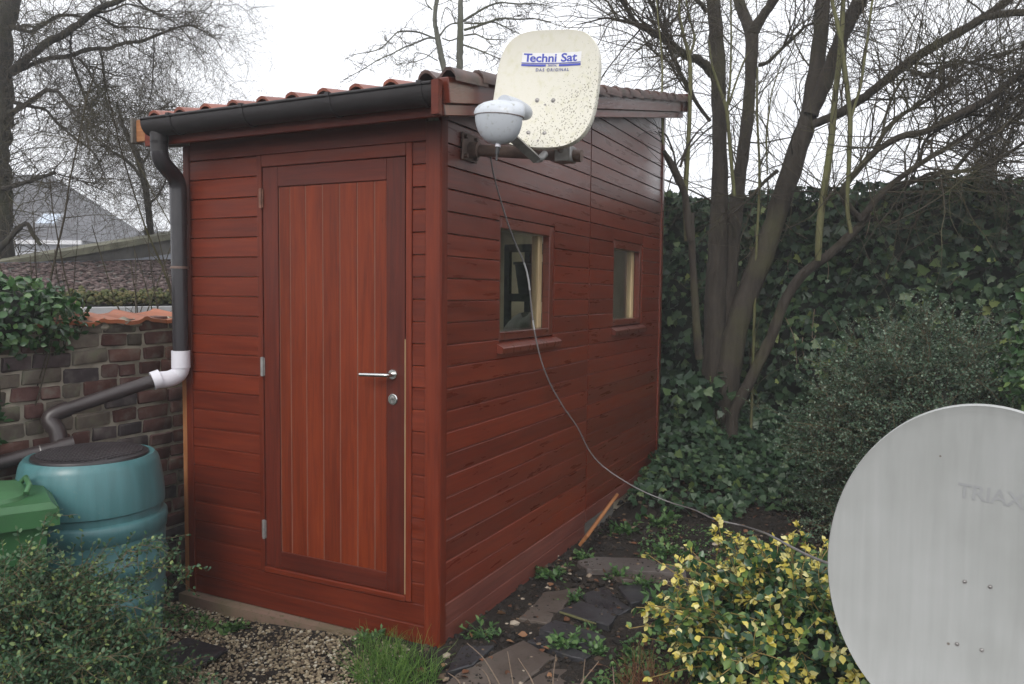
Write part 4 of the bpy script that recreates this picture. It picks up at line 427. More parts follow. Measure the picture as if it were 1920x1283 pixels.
def wboard(name, x0, x1, z0, z1, face, mat, parent, depth=0.0, t=BT, c=.006, sh=(0, 0)):
    """face 'front': x0..x1 along X, surface at y=-depth-t ; 'side': along Y, surface at x=depth+t"""
    g = .0014; z0 += g; z1 -= g
    d = depth + JIT.uniform(0, .0012)
    me = board_mesh(x1-x0, z1-z0, t, c, sh)
    if face == 'front': return obj(name, me, mat, parent, (x0, -d, z0), (0, 0, 0))
    return obj(name, me, mat, parent, (d, x0, z0), (0, 0, R(90)))
def vboard(name, x0, x1, z0, z1, mat, parent, depth=0.0, t=BT, c=.004):
    """vertical plank in the front face"""
    me = board_mesh(z1-z0, x1-x0-.0032, t, c)
    return obj(name, me, mat, parent, (x1-.0016, -depth, z0), (0, R(-90), 0))
ZG = [1.4325-.1*k for k in range(-9, 17)]      # grooves of the front
ZF0 = .0                                        # front face plane of the sheathing: boards sit on y = +BT .. 0
SL = .197
def zt(y): return 2.368+SL*y
# frame slab behind the boards
CX0, CX1, CZ1 = -1.062, -.145, 2.131            # door casing
for k in range(len(ZG)-1):
    z1, z0 = ZG[k], ZG[k+1]
    if z0 > 2.24: continue
    z1 = min(z1, 2.28); z0 = max(z0, -.165)
    if z1-z0 < .02: continue
    if z0 >= CZ1-.03 or z1 <= .04:
        wboard('wall_board', -1.528, -.076, z0, z1, 'front', M['wood'], SH, -BT)
    else:
        wboard('wall_board', -1.528, CX0-.002, z0, z1, 'front', M['wood'], SH, -BT)
        wboard('wall_board', CX1+.002, -.076, z0, z1, 'front', M['wood'], SH, -BT)
MB().box(-1.56, -.02, BT+.002, BT+.03, -.165, 2.20).build('wall_lining', M['inner'], SH)
# corner posts and end trims
def vbar(name, x0, x1, y0, y1, z0, z1, mat, parent, b=.003):
    # local X up, local Z = -world X
    m = MB().bbox(0, z1-z0, y0, y1, -x1, -x0, b).mesh(name)
    return obj(name, m, mat, parent, (0, 0, z0), (0, R(-90), 0))
def hbar(name, x0, x1, y0, y1, z0, z1, mat, parent, b=.003, along='x'):
    if along == 'x':
        m = MB().bbox(0, x1-x0, y0, y1, z0, z1, b).mesh(name); return obj(name, m, mat, parent, (x0, 0, 0))
    m = MB().bbox(0, y1-y0, -x1, -x0, z0, z1, b).mesh(name); return obj(name, m, mat, parent, (0, y0, 0), (0, 0, R(90)))
vbar('corner_post', -.075, .003, -.005, .0, -.170, 2.215, M['wood'], SH)
vbar('corner_post', -.012, .006, .0005, .056, -.170, 2.25, M['wood'], SH)
vbar('end_trim', -1.575, -1.530, -.006, .06, -.17, 2.215, M['wood'], SH)
vbar('timber_batten', -1.612, -1.58, .0, .05, -.18, 1.30, M['wood_raw'], SH)
# side wall
WIN = [(.575, 1.285, 1.19, 1.852), (2.350, 3.052, 1.205, 1.847)]
ZS = [1.4286-.1*k for k in range(-16, 17)]
def side_boards(ya, yb, zlow):
    for k in range(len(ZS)-1):
        z1, z0 = ZS[k], ZS[k+1]
        if z1 <= zlow+.01: continue
        z0 = max(z0, zlow)
        roof = lambda z: (z-2.30)/SL          # y where the wall top passes z
        if roof(z0) > yb: continue
        segs = [(ya, yb, z0, z1)]
        for (a, b, c, d) in WIN:
            new = []
            for (p, q, r, s) in segs:
                if q <= a or p >= b or s <= c or r >= d: new.append((p, q, r, s)); continue
                if p < a: new.append((p, a, r, s))
                if q > b: new.append((b, q, r, s))
                if r < c-.008: new.append((max(p, a), min(q, b), r, c))
                if s > d+.008: new.append((max(p, a), min(q, b), d, s))
            segs = new
        for (p, q, r, s) in segs:
            ys0, ys1 = max(p, roof(r)), max(p, roof(s))
            if ys1 >= q-.01: 
                ys1 = q-.012
            if ys0 >= q-.02: continue
            wboard('wall_board', p, q, r, s, 'side', M['wood_side'] if r > 1.98 else (M['wood_low'] if r > .02 else M['wood_faded']), SH, -BT, sh=(round(ys0-p, 3), round(ys1-p, 3)))
side_boards(.057, 1.858, -.165)
side_boards(1.876, 3.545, -.065)
vbar('joint_strip', -BT, -.004, 1.859, 1.875, -.12, 2.66, M['wood_side'], SH, .001)
vbar('corner_post', -.05, .012, 3.546, 3.60, -.10, 2.99, M['wood_side'], SH)
# inner lining of the side wall, pierced by the windows
def lining():
    m = MB(); x0, x1 = -.05, -BT-.002
    ys = [.03, .575, 1.285, 2.350, 3.052, 3.54]
    m.box(x0, x1, ys[0], ys[1], -.15, 2.3); m.box(x0, x1, ys[2], ys[3], -.15, 2.55); m.box(x0, x1, ys[4], ys[5], -.15, 2.9)
    for (a, b, c, d), top in zip(WIN, (2.35, 2.7)):
        m.box(x0, x1, a, b, -.15, c); m.box(x0, x1, a, b, d, top)
    m.build('wall_lining', M['inner'], SH)
lining()
# far and left walls (an unseen glazed opening is added in the left one to let daylight in), floor
m = MB()
def lw(y0, y1, z0, a, b): m.add([(-1.57, y0, z0), (-1.54, y0, z0), (-1.54, y1, z0), (-1.57, y1, z0), (-1.57, y0, a), (-1.54, y0, a), (-1.54, y1, b), (-1.57, y1, b)], [(0,3,2,1),(4,5,6,7),(0,1,5,4),(1,2,6,5),(2,3,7,6),(3,0,4,7)])
zd = lambda y: zt(y)-.132
lw(.034, .7, -.16, zd(.034), zd(.7)); lw(2.9, 3.545, -.16, zd(2.9), zd(3.545)); lw(.7, 2.9, -.16, 1.55, 1.55); lw(.7, 2.9, 2.15, zd(.7), zd(2.9))
m.build('wall_panel', M['inner'], SH)
MB().box(-1.557, -1.553, .7, 2.9, 1.55, 2.15).build('pane', M['glass'], SH)  # glazing of the added opening that brightens the interior
m = MB(); m.box(-1.54, -.052, 3.55, 3.58, -.16, 2.92)
m.build('wall_panel', M['inner'], SH)
MB().box(-1.54, -.05, .03, 3.55, -.16, -.10).build('floor_panel', M['wood_grey'], SH)
pl = MB().prism([(-1.60, -.055), (-1.2, -.062), (-.7, -.05), (-.02, -.03), (-.02, .05), (-1.60, .05)], -.42, -.168)
pl.build('plinth', M['concrete'], SH)
hbar('plinth_board', -.006, .0, 1.86, 2.45, -.16, -.066, M['wood_grey'], SH, .002, 'y')

# door
DR = bpy.data.objects.new('door', None); COL.objects.link(DR); DR.location = (-.6, 0, .06); attach(DR, SH)
vbar('door_casing', CX0, -1.030, -.008, .05, .035, CZ1, M['wood'], SH)
vbar('door_casing', -.176, CX1, -.008, .05, .035, CZ1, M['wood'], SH)
hbar('door_casing', -1.0295, -.1765, -.008, .05, 2.073, CZ1, M['wood'], SH)
hbar('door_casing', -1.0295, -.1765, -.012, .05, .033, .060, M['wood'], SH)
vbar('door_stile', -1.026, -.930, -.003, .035, .064, 2.070, M['wood_dark'], DR, .0025)
vbar('door_stile', -.285, -.183, -.003, .035, .064, 2.070, M['wood_dark'], DR, .0025)
hbar('door_rail', -.9295, -.2855, -.003, .035, 1.972, 2.070, M['wood_dark'], DR, .0025)
hbar('door_rail', -.9295, -.2855, -.003, .035, .064, .150, M['wood_dark'], DR, .0025)
ed = [-.929, -.861, -.763, -.660, -.558, -.456, -.357, -.286]
for a, b in zip(ed[:-1], ed[1:]): vboard('door_plank', a, b, .1505, 1.9715, M['wood_plank'], DR, -.020, .016, .004)
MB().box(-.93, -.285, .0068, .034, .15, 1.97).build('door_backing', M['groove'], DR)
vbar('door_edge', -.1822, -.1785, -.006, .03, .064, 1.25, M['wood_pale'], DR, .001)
hd = MB().lathe([(0, 0), (.024, 0), (.0245, .005), (.022, .009), (0, .0095)], seg=28).xform(Matrix.Translation((-.246, -.003, 1.086)) @ Matrix.Rotation(R(90), 4, 'X'))
hd.tube([(-.246, -.008, 1.086), (-.246, -.042, 1.086), (-.250, -.052, 1.086), (-.262, -.056, 1.086), (-.395, -.056, 1.082)], .0095, 14)
hd.build('handle', M['steel'], DR, True)
es = MB().lathe([(0, 0), (.026, 0), (.026, .005), (.023, .008), (0, .0085)], seg=28).xform(Matrix.Translation((-.246, -.003, .971)) @ Matrix.Rotation(R(90), 4, 'X')).build('keyhole_plate', M['steel'], DR, True)
kh = MB().lathe([(0, 0), (.0085, 0), (.0085, .003), (0, .003)], seg=18).xform(Matrix.Translation((-.246, -.0112, .978)) @ Matrix.Rotation(R(90), 4, 'X')); kh.box(-.2505, -.2415, -.0142, -.0112, .954, .976)
kh.build('keyhole', M['galv'], es)
for z, mt, lab in ((1.92, 'rust', 'rusty upper hinge'), (1.083, 'galv', None), (.253, 'galv', None)):
    h = MB().tube([(-1.030, -.013, z-.048), (-1.030, -.013, z+.048)], .0075, 12).box(-1.046, -1.018, -.0095, -.006, z-.045, z+.045)
    h = h.build('hinge', M[mt], DR, True); 
    if lab: h['label'] = lab

# windows
for wi, (a, b, c, d) in enumerate(WIN):
    W = bpy.data.objects.new('window', None); COL.objects.link(W); W.location = (0, (a+b)/2, c); attach(W, SH)
    W['label'] = ('window nearer the satellite dish with bare reveal', 'window at the rear end')[wi]
    t = .062
    def vb(y0, y1, z0, z1, x0, x1, mat, nm):
        mm = MB().bbox(0, z1-z0, y0, y1, -x1, -x0, .003).mesh(nm); return obj(nm, mm, M[mat], W, (0, 0, z0), (0, R(-90), 0))
    vb(a+.002, a+.022, c+.03, d-.002, -.05, -.004, 'wood_side', 'frame_post'); vb(b-t, b-.002, c+.03, d-.002, -.05, -.004, 'wood_side', 'frame_post')
    hbar('frame_rail', -.05, -.003, a+.0225, b-t-.0005, d-.058, d-.002, M['wood_side'], W, .003, 'y')
    hbar('frame_rail', -.05, -.003, a+.0225, b-t-.0005, c+.03, c+.072, M['wood_side'], W, .003, 'y')
    vb(b-t-.052, b-t-.001, c+.072, d-.058, -.095, -.051, 'wood_pale', 'reveal'); vb(a+.024, a+.05, c+.072, d-.058, -.095, -.051, 'wood_pale', 'reveal')
    MB().box(-.068, -.064, a+.05, b-t-.052, c+.0722, d-.0582).build('pane', M['glass'], W)
    s = MB().extrude([(-.03, c-.032), (.032, c-.036), (.036, c-.008), (.032, c-.002), (-.03, c+.03)], a-.02, b+.045, axis=1)
    # profile is (x, z) pushed along y
    s.build('sill', M['wood_side'], W)

# roof
RF = bpy.data.objects.new('roof', None); COL.objects.link(RF); RF.location = (-.78, 1.7, 2.7); attach(RF, SH)
ang = math.atan(SL)
HOLE = (-1.13, -.60, 1.35, 2.45)          # unseen clear sheet, added in the roof to light the inside
def deck(x0, x1, y0, y1):
    return MB().add([(x0, y0, zt(y0)-.13), (x1, y0, zt(y0)-.13), (x1, y1, zt(y1)-.13), (x0, y1, zt(y1)-.13), (x0, y0, zt(y0)-.05), (x1, y0, zt(y0)-.05), (x1, y1, zt(y1)-.05), (x0, y1, zt(y1)-.05)],
       [(0,3,2,1),(4,5,6,7),(0,1,5,4),(1,2,6,5),(2,3,7,6),(3,0,4,7)])
for dx0, dx1, dy0, dy1 in ((-1.66, HOLE[0], -.124, 3.63), (HOLE[1], .118, -.124, 3.63), (HOLE[0], HOLE[1], -.124, HOLE[2]), (HOLE[0], HOLE[1], HOLE[3], 3.63)):
    deck(dx0, dx1, dy0, dy1).build('roof_deck', M['wood'], RF)
MB().add([(x, y, zt(y)-.10+q) for q in (0, .006) for x, y in ((HOLE[0], HOLE[2]), (HOLE[1], HOLE[2]), (HOLE[1], HOLE[3]), (HOLE[0], HOLE[3]))], [(0,3,2,1),(4,5,6,7),(0,1,5,4),(1,2,6,5),(2,3,7,6),(3,0,4,7)]).build('added_clear_sheet', M['glass'], RF)  # added sheet over the hole, lets sky light into the shed
hbar('fascia_board', -1.680, .117, -.150, -.125, 2.195, 2.325, M['wood'], RF)
hbar('fascia_end', -1.745, -1.6805, -.148, -.123, 2.222, 2.335, M['wood_raw'], RF)
hbar('fascia_side', -1.762, -1.7455, -.17, -.10, 2.215, 2.345, M['wood_grey'], RF)
def verge(x0, x1, lo, hi, ya, yb, mat, nm):
    m = MB(); L = (yb-ya)/math.cos(ang); m.bbox(0, L, -x1, -x0, lo, hi, .003)
    o = obj(nm, m.mesh(nm), mat, RF, (0, ya, zt(ya))); o.rotation_euler = (0, -ang, R(90)); 
    o.rotation_euler = (Matrix.Rotation(R(90), 4, 'Z') @ Matrix.Rotation(-ang, 4, 'Y')).to_euler(); return o
verge(.121, .149, -.145, -.100, -.238, 3.605, M['wood_side'], 'verge_board')
verge(.130, .172, -.0985, .004, -.226, 3.615, M['wood_side'], 'verge_board')
MB().box(.1185, .152, -.268, -.240, 2.176, 2.312).build('verge_end', M['wood'], RF)
MB().box(.110, .195, 3.618, 3.645, zt(3.63)-.10, zt(3.63)+.045).build('ridge_end', M['wood_dark'], RF)
verge(-1.692, -1.672, -.15, .01, -.09, 3.6, M['wood_grey'], 'verge_board')
def tile_mesh(nm, pts, L=.285, th=.013, lift=.017):
    n = len(pts); V = []
    for y, zz in ((0, lift), (L, .0)):
        V += [(x, y, z+zz) for x, z in pts]
    for y, zz in ((0, lift-th), (L, -th)):
        V += [(x, y, z+zz) for x, z in pts]
    F = []
    for i in range(n-1):
        F += [(i, i+1, n+i+1, n+i), (2*n+i, 3*n+i, 3*n+i+1, 2*n+i+1), (i, 2*n+i, 2*n+i+1, i+1), (n+i, n+i+1, 3*n+i+1, 3*n+i)]
    F += [(0, n, 3*n, 2*n), (n-1, 3*n-1, 4*n-1, 2*n-1)]
    me = bpy.data.meshes.new(nm); me.from_pydata(V, [], F); me.update(); me.polygons.foreach_set('use_smooth', [True]*len(F)); me.set_sharp_from_angle(angle=R(38)); return me
TP = [(0, .016), (.008, .032), (.022, .040), (.040, .045), (.058, .040), (.073, .027), (.088, .013), (.110, .004), (.140, .001), (.170, .004), (.186, .012)]
TV = [(0, .016), (.008, .032), (.022, .046), (.040, .052), (.058, .046), (.073, .030), (.090, .014), (.104, .02), (.124, .040), (.140, .052), (.160, .050), (.176, .030), (.178, .010)]
tm, tv = tile_mesh('roof_tile', TP), tile_mesh('verge_tile', TV, lift=.026)
rows, pitch = 17, .226
for cidx in range(10):
    for r in range(rows):
        last = cidx == 9
        x = -1.575+cidx*.1775 if not last else .0225
        y = -.205+r*pitch
        if HOLE[0]-.1 < x < HOLE[1]-.05 and HOLE[2]-.15 < y < HOLE[3]-.1: continue
        mt = M['tile_dark'] if last or (r > 3 and (cidx*7+r*3) % 4 == 0) else M['tile']
        o = obj('roof_tile', tv if last else tm, mt, RF, (x+JIT.uniform(-.003, .003), y+JIT.uniform(-.004, .004), zt(y)-.036), (ang+R(1.5), 0, JIT.uniform(-.008, .008)))

# gutter
prof = []
for k in range(13):
    a = math.pi*k/12; prof.append((-.062*math.cos(a), -.062*math.sin(a)-.014))
prof = [(-.062, .0)] + prof + [(.062, .0)]
inner = [(p[0]*.93, p[1]*.93+.0005) for p in prof][::-1]
G2 = MB(); G2.extrude([(p[0]-.195, p[1]+2.304) for p in prof+inner], -1.575, .112, axis=0); G2.tube([(-1.575, -.257, 2.305), (.112, -.257, 2.305)], .0075, 10)
for xe in (-1.578, .110): G2.extrude([(p[0]-.195, p[1]+2.304) for p in prof], xe, xe+.005, axis=0)
GUT = G2.build('gutter', M['gutter'], SH, True)
for xb in (-1.39, -.92, -.42, .045):
    bm_ = MB(); outer = [(p[0]*1.06-.195, p[1]*1.06+2.304) for p in prof]; inn = [(p[0]*1.01-.195, p[1]*1.01+2.304) for p in prof][::-1]
    bm_.extrude(outer+inn, xb, xb+.022, axis=0); bm_.box(xb, xb+.022, -.268, -.247, 2.300, 2.317); bm_.build('gutter_bracket', M['gutter'], GUT)

# ---------------------------------------------------------------- things in the shed, seen through the windows
RK = thing('storage_rack', 'black metal frame rack standing behind the nearer shed window', 'rack', (-.5, 2.25, -.1))
def rack():
    for (x, y) in ((-.70, 2.08), (-.70, 2.42), (-.18, 2.08), (-.18, 2.42), (-.515, 2.42)): MB().bbox(x-.022, x+.022, y-.02, y+.02, -.1, 1.80, .003).build('upright', M['black'], RK)
    for z in (.6, 1.43, 1.78):
        for y in (2.08, 2.42): MB().bbox(-.72, -.16, y-.018, y+.018, z-.028, z+.028, .003).build('rail', M['black'], RK)
        if z < 1.7: MB().bbox(-.715, -.165, 2.10, 2.40, z-.006, z+.006, .002).build('shelf', M['black'], RK)
rack()
BK = thing('plastic_tub', 'black tapered tub on the rack behind the nearer shed window', 'tub', (-.585, 2.24, 1.4365))
MB().lathe([(0, 0), (.085, 0), (.095, .02), (.125, .23), (.138, .235), (.138, .25), (.12, .245), (.115, .23), (0, .22)], (-.585, 2.24, 1.4365), 24).build('tub_body', M['black'], BK, True)
SK = thing('sack', 'pale slumped sack on the work table behind the nearer shed window', 'sack', (-.42, 1.85, 1.02))
def sack():
    n, m = 20, 12; V = []; F = []
    for i in range(m):
        for j in range(n):
            a = 2*math.pi*j/n; p = math.pi*i/(m-1)
            r = math.sin(p)**.6*(1+.12*math.sin(3*a+2*p)+.07*math.sin(7*a))
            V.append((-.42+.16*r*math.cos(a), 1.85+.17*r*math.sin(a), 1.17-.15*math.cos(p)*(1+.1*math.sin(5*a))))
    for i in range(m-1):
        for j in range(n): F.append((i*n+j, i*n+(j+1) % n, (i+1)*n+(j+1) % n, (i+1)*n+j))
    MB().add(V, F).build('sack_body', M['sack'], SK, True)
sack()
TB = thing('work_table', 'wooden table inside the shed below the nearer window', 'table', (-.5, 1.6, -.1))
MB().bbox(-.85, -.16, 1.3, 2.03, .985, 1.02, .003).build('tabletop', M['wood_pale'], TB)
for (x, y) in ((-.81, 1.34), (-.2, 1.34), (-.81, 1.99), (-.2, 1.99)): MB().bbox(x-.025, x+.025, y-.025, y+.025, -.1, .985, .003).build('leg', M['wood_pale'], TB)

# ---------------------------------------------------------------- downpipe and butt pipework
DP = thing('downpipe', 'dark grey round downpipe swan-necking from the gutter down the shed corner to a white elbow', 'downpipe', (-1.62, -.08, .9))
dpx, dpy = -1.546, -.062
def arc(pts, n=24): return [tuple(p) for p in resample(np.array(pts), n)]
MB().tube([(-1.520, -.195, 2.262), (-1.520, -.195, 2.150)], .0425, 20).build('outlet', M['gutter'], DP, True)
MB().tube(arc([(-1.520, -.195, 2.20), (-1.520, -.195, 2.145), (-1.520, -.185, 2.108), (-1.530, -.140, 2.075), (-1.541, -.085, 2.045), (dpx, dpy, 2.005), (dpx, dpy, 1.90), (dpx, dpy, 1.80)], 30), .0425, 20).build('swan_neck', M['pipe_grey'], DP, True)
MB().tube([(dpx, dpy, 1.83), (dpx, dpy, 1.05)], .0400, 20).build('pipe', M['pipe_grey'], DP, True)
cl = MB().tube([(dpx, dpy, 1.573), (dpx, dpy, 1.585)], .0435, 20); cl.box(dpx-.006, dpx+.006, dpy+.03, -.002, 1.570, 1.588); cl.build('pipe_clip', M['bracket'], DP, True)
e0 = np.array(DATA['pipe_low'][1]); e1_ = unit(e0-np.array(DATA['pipe_low'][2]))
WE = MB().tube([(dpx, dpy, 1.055), (dpx, dpy, 1.145)], .047, 20)
WE.tube(arc([(dpx, dpy, 1.09), (dpx, dpy, 1.04), (dpx-.02, dpy-.01, 1.012), tuple(e0*.45+np.array([dpx, dpy, 1.0])*.55), tuple(e0)], 20), .043, 20)
WE.tube([tuple(e0+e1_*.03), tuple(e0-e1_*.012)], .048, 20)
WE.build('white_elbow', M['pvc_white'], DP, True)
q1 = np.array(DATA['pipe_low'][-1])
LP = MB().tube([tuple(e0+(e0-q1)*.02), tuple(q1)], .033, 18); LP.build('feed_pipe', M['pipe_brown'], DP, True)
q2 = np.array(DATA['pipe_drop'][-1])
dirq = (q1-e0)/np.linalg.norm(q1-e0)
MB().tube(arc([tuple(q1-dirq*.07), tuple(q1), tuple(q1+dirq*.03+np.array([0, 0, -.02])), tuple(q1*.6+q2*.4), tuple(q2+np.array([0, 0, -.09]))], 18), .039, 18).build('elbow', M['pipe_brown'], DP, True)
OP = thing('overflow_pipe', 'brown overflow pipe running left over the black butt lid', 'pipe', tuple(DATA['pipe_out'][0]))
po = np.array(DATA['pipe_out']); MB().tube([tuple(p) for p in po], .033, 18).build('pipe', M['pipe_brown'], OP, True)
MB().tube([tuple(po[0]), tuple(po[0]*.62+po[1]*.38)], .038, 18).build('collar', M['pipe_brown'], OP, True)
MB().tube([tuple(po[1]*.8+po[0]*.2), tuple(po[1]*.775+po[0]*.225)], .0340, 18).build('ring', M['galv'], OP, True)

# water butt
BX, BY, BZ = -1.505, -.615, .695
WB = thing('water_butt', 'teal plastic water butt with domed shoulder under a black lid', 'water butt', (BX, BY, -.22))
s = 3.64/1477
prof = [(.245, .0), (.268, .006), (.284, -.012), (.291, -.032), (.300, -.08), (.309, -.15), (.3125, -.215), (.3115, -.226), (.300, -.232), (.300, -.262), (.314, -.268), (.321, -.276), (.322, -.30), (.318, -.345), (.311, -.352), (.311, -.44), (.316, -.45), (.322, -.47), (.320, -.50), (.312, -.51), (.306, -.62), (.312, -.63), (.312, -.66), (.300, -.68), (.285, -.91)]
MB().lathe([(r, z) for r, z in prof], (BX, BY, BZ), 56).build('butt_body', M['butt'], WB, True)
lidm = MB().lathe([(0, .035), (.10, .033), (.18, .026), (.225, .016), (.243, .012), (.246, .004), (.246, -.012), (.235, -.014)], (BX, BY, BZ), 48)
lid = lidm.build('lid', M['lid'], WB, True)
rb = MB()
for k in range(-10, 11):
    for ax in (0, 1):
        t = k*.021; half = math.sqrt(max(0, .222**2-t*t))
        n = 9; pts = []
        for i in range(n):
            u = -half+2*half*i/(n-1); r = math.hypot(u, t); z = .036-.35*r*r
            pts.append((BX+(u if ax else t), BY+(t if ax else u), BZ+z))
        rb.tube(pts, .0032, 4, False)
rb.build('lid_ribs', M['lid'], lid)

# wheeled bin
e1 = Vector((math.cos(R(62)), math.sin(R(62)), 0)); e2 = Vector((-math.sin(R(62)), math.cos(R(62)), 0))
bc = Vector((-1.112, -1.035, .0)); GZ = -.22
BN = thing('wheelie_bin', 'green plastic wheelie bin with a raised pale lid, cut by the left edge', 'bin', tuple(bc-e1*.3+e2*.25+Vector((0, 0, GZ))))
def bl(a, b, z): v = bc - e1*a + e2*b; return (v.x, v.y, z)
def frustum(m, z0, z1, a0, a1, b0, b1, i0, i1):
    lo = [bl(a0+i0, b0+i0, z0), bl(a1-i0, b0+i0, z0), bl(a1-i0, b1-i0, z0), bl(a0+i0, b1-i0, z0)]
    hi = [bl(a0+i1, b0+i1, z1), bl(a1-i1, b0+i1, z1), bl(a1-i1, b1-i1, z1), bl(a0+i1, b1-i1, z1)]
    return m.add(lo+hi, [(0,3,2,1),(4,5,6,7),(0,1,5,4),(1,2,6,5),(2,3,7,6),(3,0,4,7)])
frustum(MB(), GZ+.06, .545, 0, .62, 0, .55, .10, .035).build('bin_body', M['bin'], BN)
frustum(MB(), .535, .60, 0, .62, 0, .55, .0, .0).build('rim', M['bin'], BN)
lm = frustum(MB(), .601, .625, 0, .62, 0, .55, .004, .025); lb = lm.build('lid', M['bin'], BN)
lr = MB(); pts = []
for k in range(24):
    a = 2*math.pi*k/24; c_, s_ = math.cos(a), math.sin(a); f_ = lambda q: math.copysign(abs(q)**.55, q)
    pts.append((.33+.24*f_(c_), .28+.21*f_(s_)))
V = [bl(a, b, .6255) for a, b in pts]+[bl(.33+(a-.33)*.97, .28+(b-.28)*.97, .640) for a, b in pts]+[bl(.33+(a-.33)*.85, .28+(b-.28)*.85, .646) for a, b in pts]
F = [tuple(range(48, 72))]+[(r*24+i, r*24+(i+1) % 24, (r+1)*24+(i+1) % 24, (r+1)*24+i) for r in (0, 1) for i in range(24)]
lr.add(V, F).build('lid_panel', M['bin_lid'], lb, True)
hg = MB().tube([bl(.10, .16, .640), bl(.085, .19, .664), bl(.085, .36, .664), bl(.10, .39, .640)], .011, 10).build('lid_grip', M['bin_lid'], lb, True)
for b in (.05, .5): MB().lathe([(0, 0), (.09, 0), (.1, .01), (.1, .045), (.09, .05), (0, .05)], seg=24).xform(Matrix.Translation(bl(.56, b, GZ+.10)) @ Matrix.Rotation(R(62), 4, 'Z') @ Matrix.Rotation(R(90), 4, 'X')).build('wheel', M['black'], BN, True)

# ---------------------------------------------------------------- old brick garden wall
BW = thing('brick_wall', 'old uneven brick garden wall with patchy mortar beside the shed', 'wall', (-2.0, -.4, -.3))
WX = -1.90
def rough_brick(L, h, d=.10, seed=0):
    rg = random.Random(seed); m = MB().bbox(0, d, -L/2, L/2, -h/2, h/2, .006)
    m.V = [(x + (rg.uniform(-.004, .004) if x > d*.5 else 0), y+rg.uniform(-.005, .005), z+rg.uniform(-.0045, .0045)) for x, y, z in m.V]
    me = m.mesh('brick'); me.polygons.foreach_set('use_smooth', [True]*len(me.polygons)); me.set_sharp_from_angle(angle=R(50)); return me
bricks = {('L', k): rough_brick(.188, .068, seed=k) for k in range(5)}; bricks.update({('S', k): rough_brick(.090, .066, seed=20+k) for k in range(5)}); bricks.update({('M', k): rough_brick(.138, .067, seed=40+k) for k in range(4)})
MB().bbox(WX-.20, WX-.006, -1.5, 3.4, -.42, 1.29, .02).build('mortar', M['mortar'], BW)
rg = random.Random(11); zc = 1.275; row = 0
while zc > -.25:
    y = -1.22 + rg.uniform(0, .12)
    while y < .62:
        t = rg.choice('LLLSSM'); L_ = {'L': .185, 'S': .088, 'M': .135}[t]; me = bricks[(t, rg.randrange(4))]
        yc = y+L_/2; mossy = (zc > .75 and yc < -.15 and rg.random() < .55) or (zc > 1.15 and rg.random() < .4) or rg.random() < .10
        mt = M['brick_moss'] if mossy else (M['brick_dark'] if rg.random() < .25 else M['brick'])
        obj('brick', me, mt, BW, (WX-.092+rg.uniform(-.006, .006), yc, zc+rg.uniform(-.006, .006)), (rg.uniform(-.04, .04), rg.uniform(-.04, .04), rg.uniform(-.04, .04)))
        y += L_+rg.uniform(.014, .028)
    zc -= .0815; row += 1
for k in range(7):
    y0 = -1.2+k*.265; m = MB(); n = 14; top = []; bot = []
    V = []
    for i in range(n):
        u = i/(n-1); z = 1.302+.006*math.sin(u*6.28+k)+(.018 if abs(u-.5) < .14 else 0)*(1-abs(u-.5)/.14 if abs(u-.5) < .14 else 0)
        V += [(WX+.035, y0+u*.262, z-.004), (WX-.22, y0+u*.262, z+.03), (WX+.035, y0+u*.262, z-.024), (WX-.22, y0+u*.262, z+.0)]
    F = []
    for i in range(n-1):
        a, b = i*4, i*4+4; F += [(a, b, b+1, a+1), (a+2, a+3, b+3, b+2), (a, a+2, b+2, b), (a+1, b+1, b+3, a+3)]
    F += [(0, 1, 3, 2), (4*n-4, 4*n-2, 4*n-1, 4*n-3)]
    MB().add(V, F).build('coping_tile', M['terracotta'], BW)
# lumps of mortar under the coping
V = []; 
def blobs(P, S, rng, subdiv=1, flat=.7):
    import bmesh
    bm = bmesh.new(); bmesh.ops.create_icosphere(bm, subdivisions=subdiv, radius=1); bm.verts.ensure_lookup_table()
    T = np.array([v.co[:] for v in bm.verts]); Fc = np.array([[v.index for v in f.verts] for f in bm.faces]); bm.free()
    N = len(P); Q = np.repeat(T[None], N, 0)*(1+rng.normal(0, .16, (N, len(T), 1)))
    ax = rng.uniform(.65, 1.25, (N, 1, 3)); ax[:, :, 2] *= flat; Q = Q*ax
    a = rng.uniform(0, 6.28, N); c, s = np.cos(a), np.sin(a)
    X = Q[:, :, 0]*c[:, None]-Q[:, :, 1]*s[:, None]; Y = Q[:, :, 0]*s[:, None]+Q[:, :, 1]*c[:, None]
    Q = np.stack([X, Y, Q[:, :, 2]], -1)*np.asarray(S).reshape(-1, 1, 1)+np.asarray(P)[:, None]
    F = (Fc[None]+(np.arange(N)*len(T))[:, None, None]).reshape(-1, 3)
    return Q.reshape(-1, 3), F, len(T)
rng = np.random.default_rng(4)
Pm = np.stack([np.full(70, WX-.02)+rng.uniform(-.02, .012, 70), rng.uniform(-1.1, .6, 70), rng.uniform(1.262, 1.290, 70)], 1)
Vb, Fb, _ = blobs(Pm, rng.uniform(.015, .045, 70), rng)
tag(obj('mortar_lumps', np_mesh('mortar_lumps', Vb, [Fb], True), M['mortar'], BW), kind='stuff')

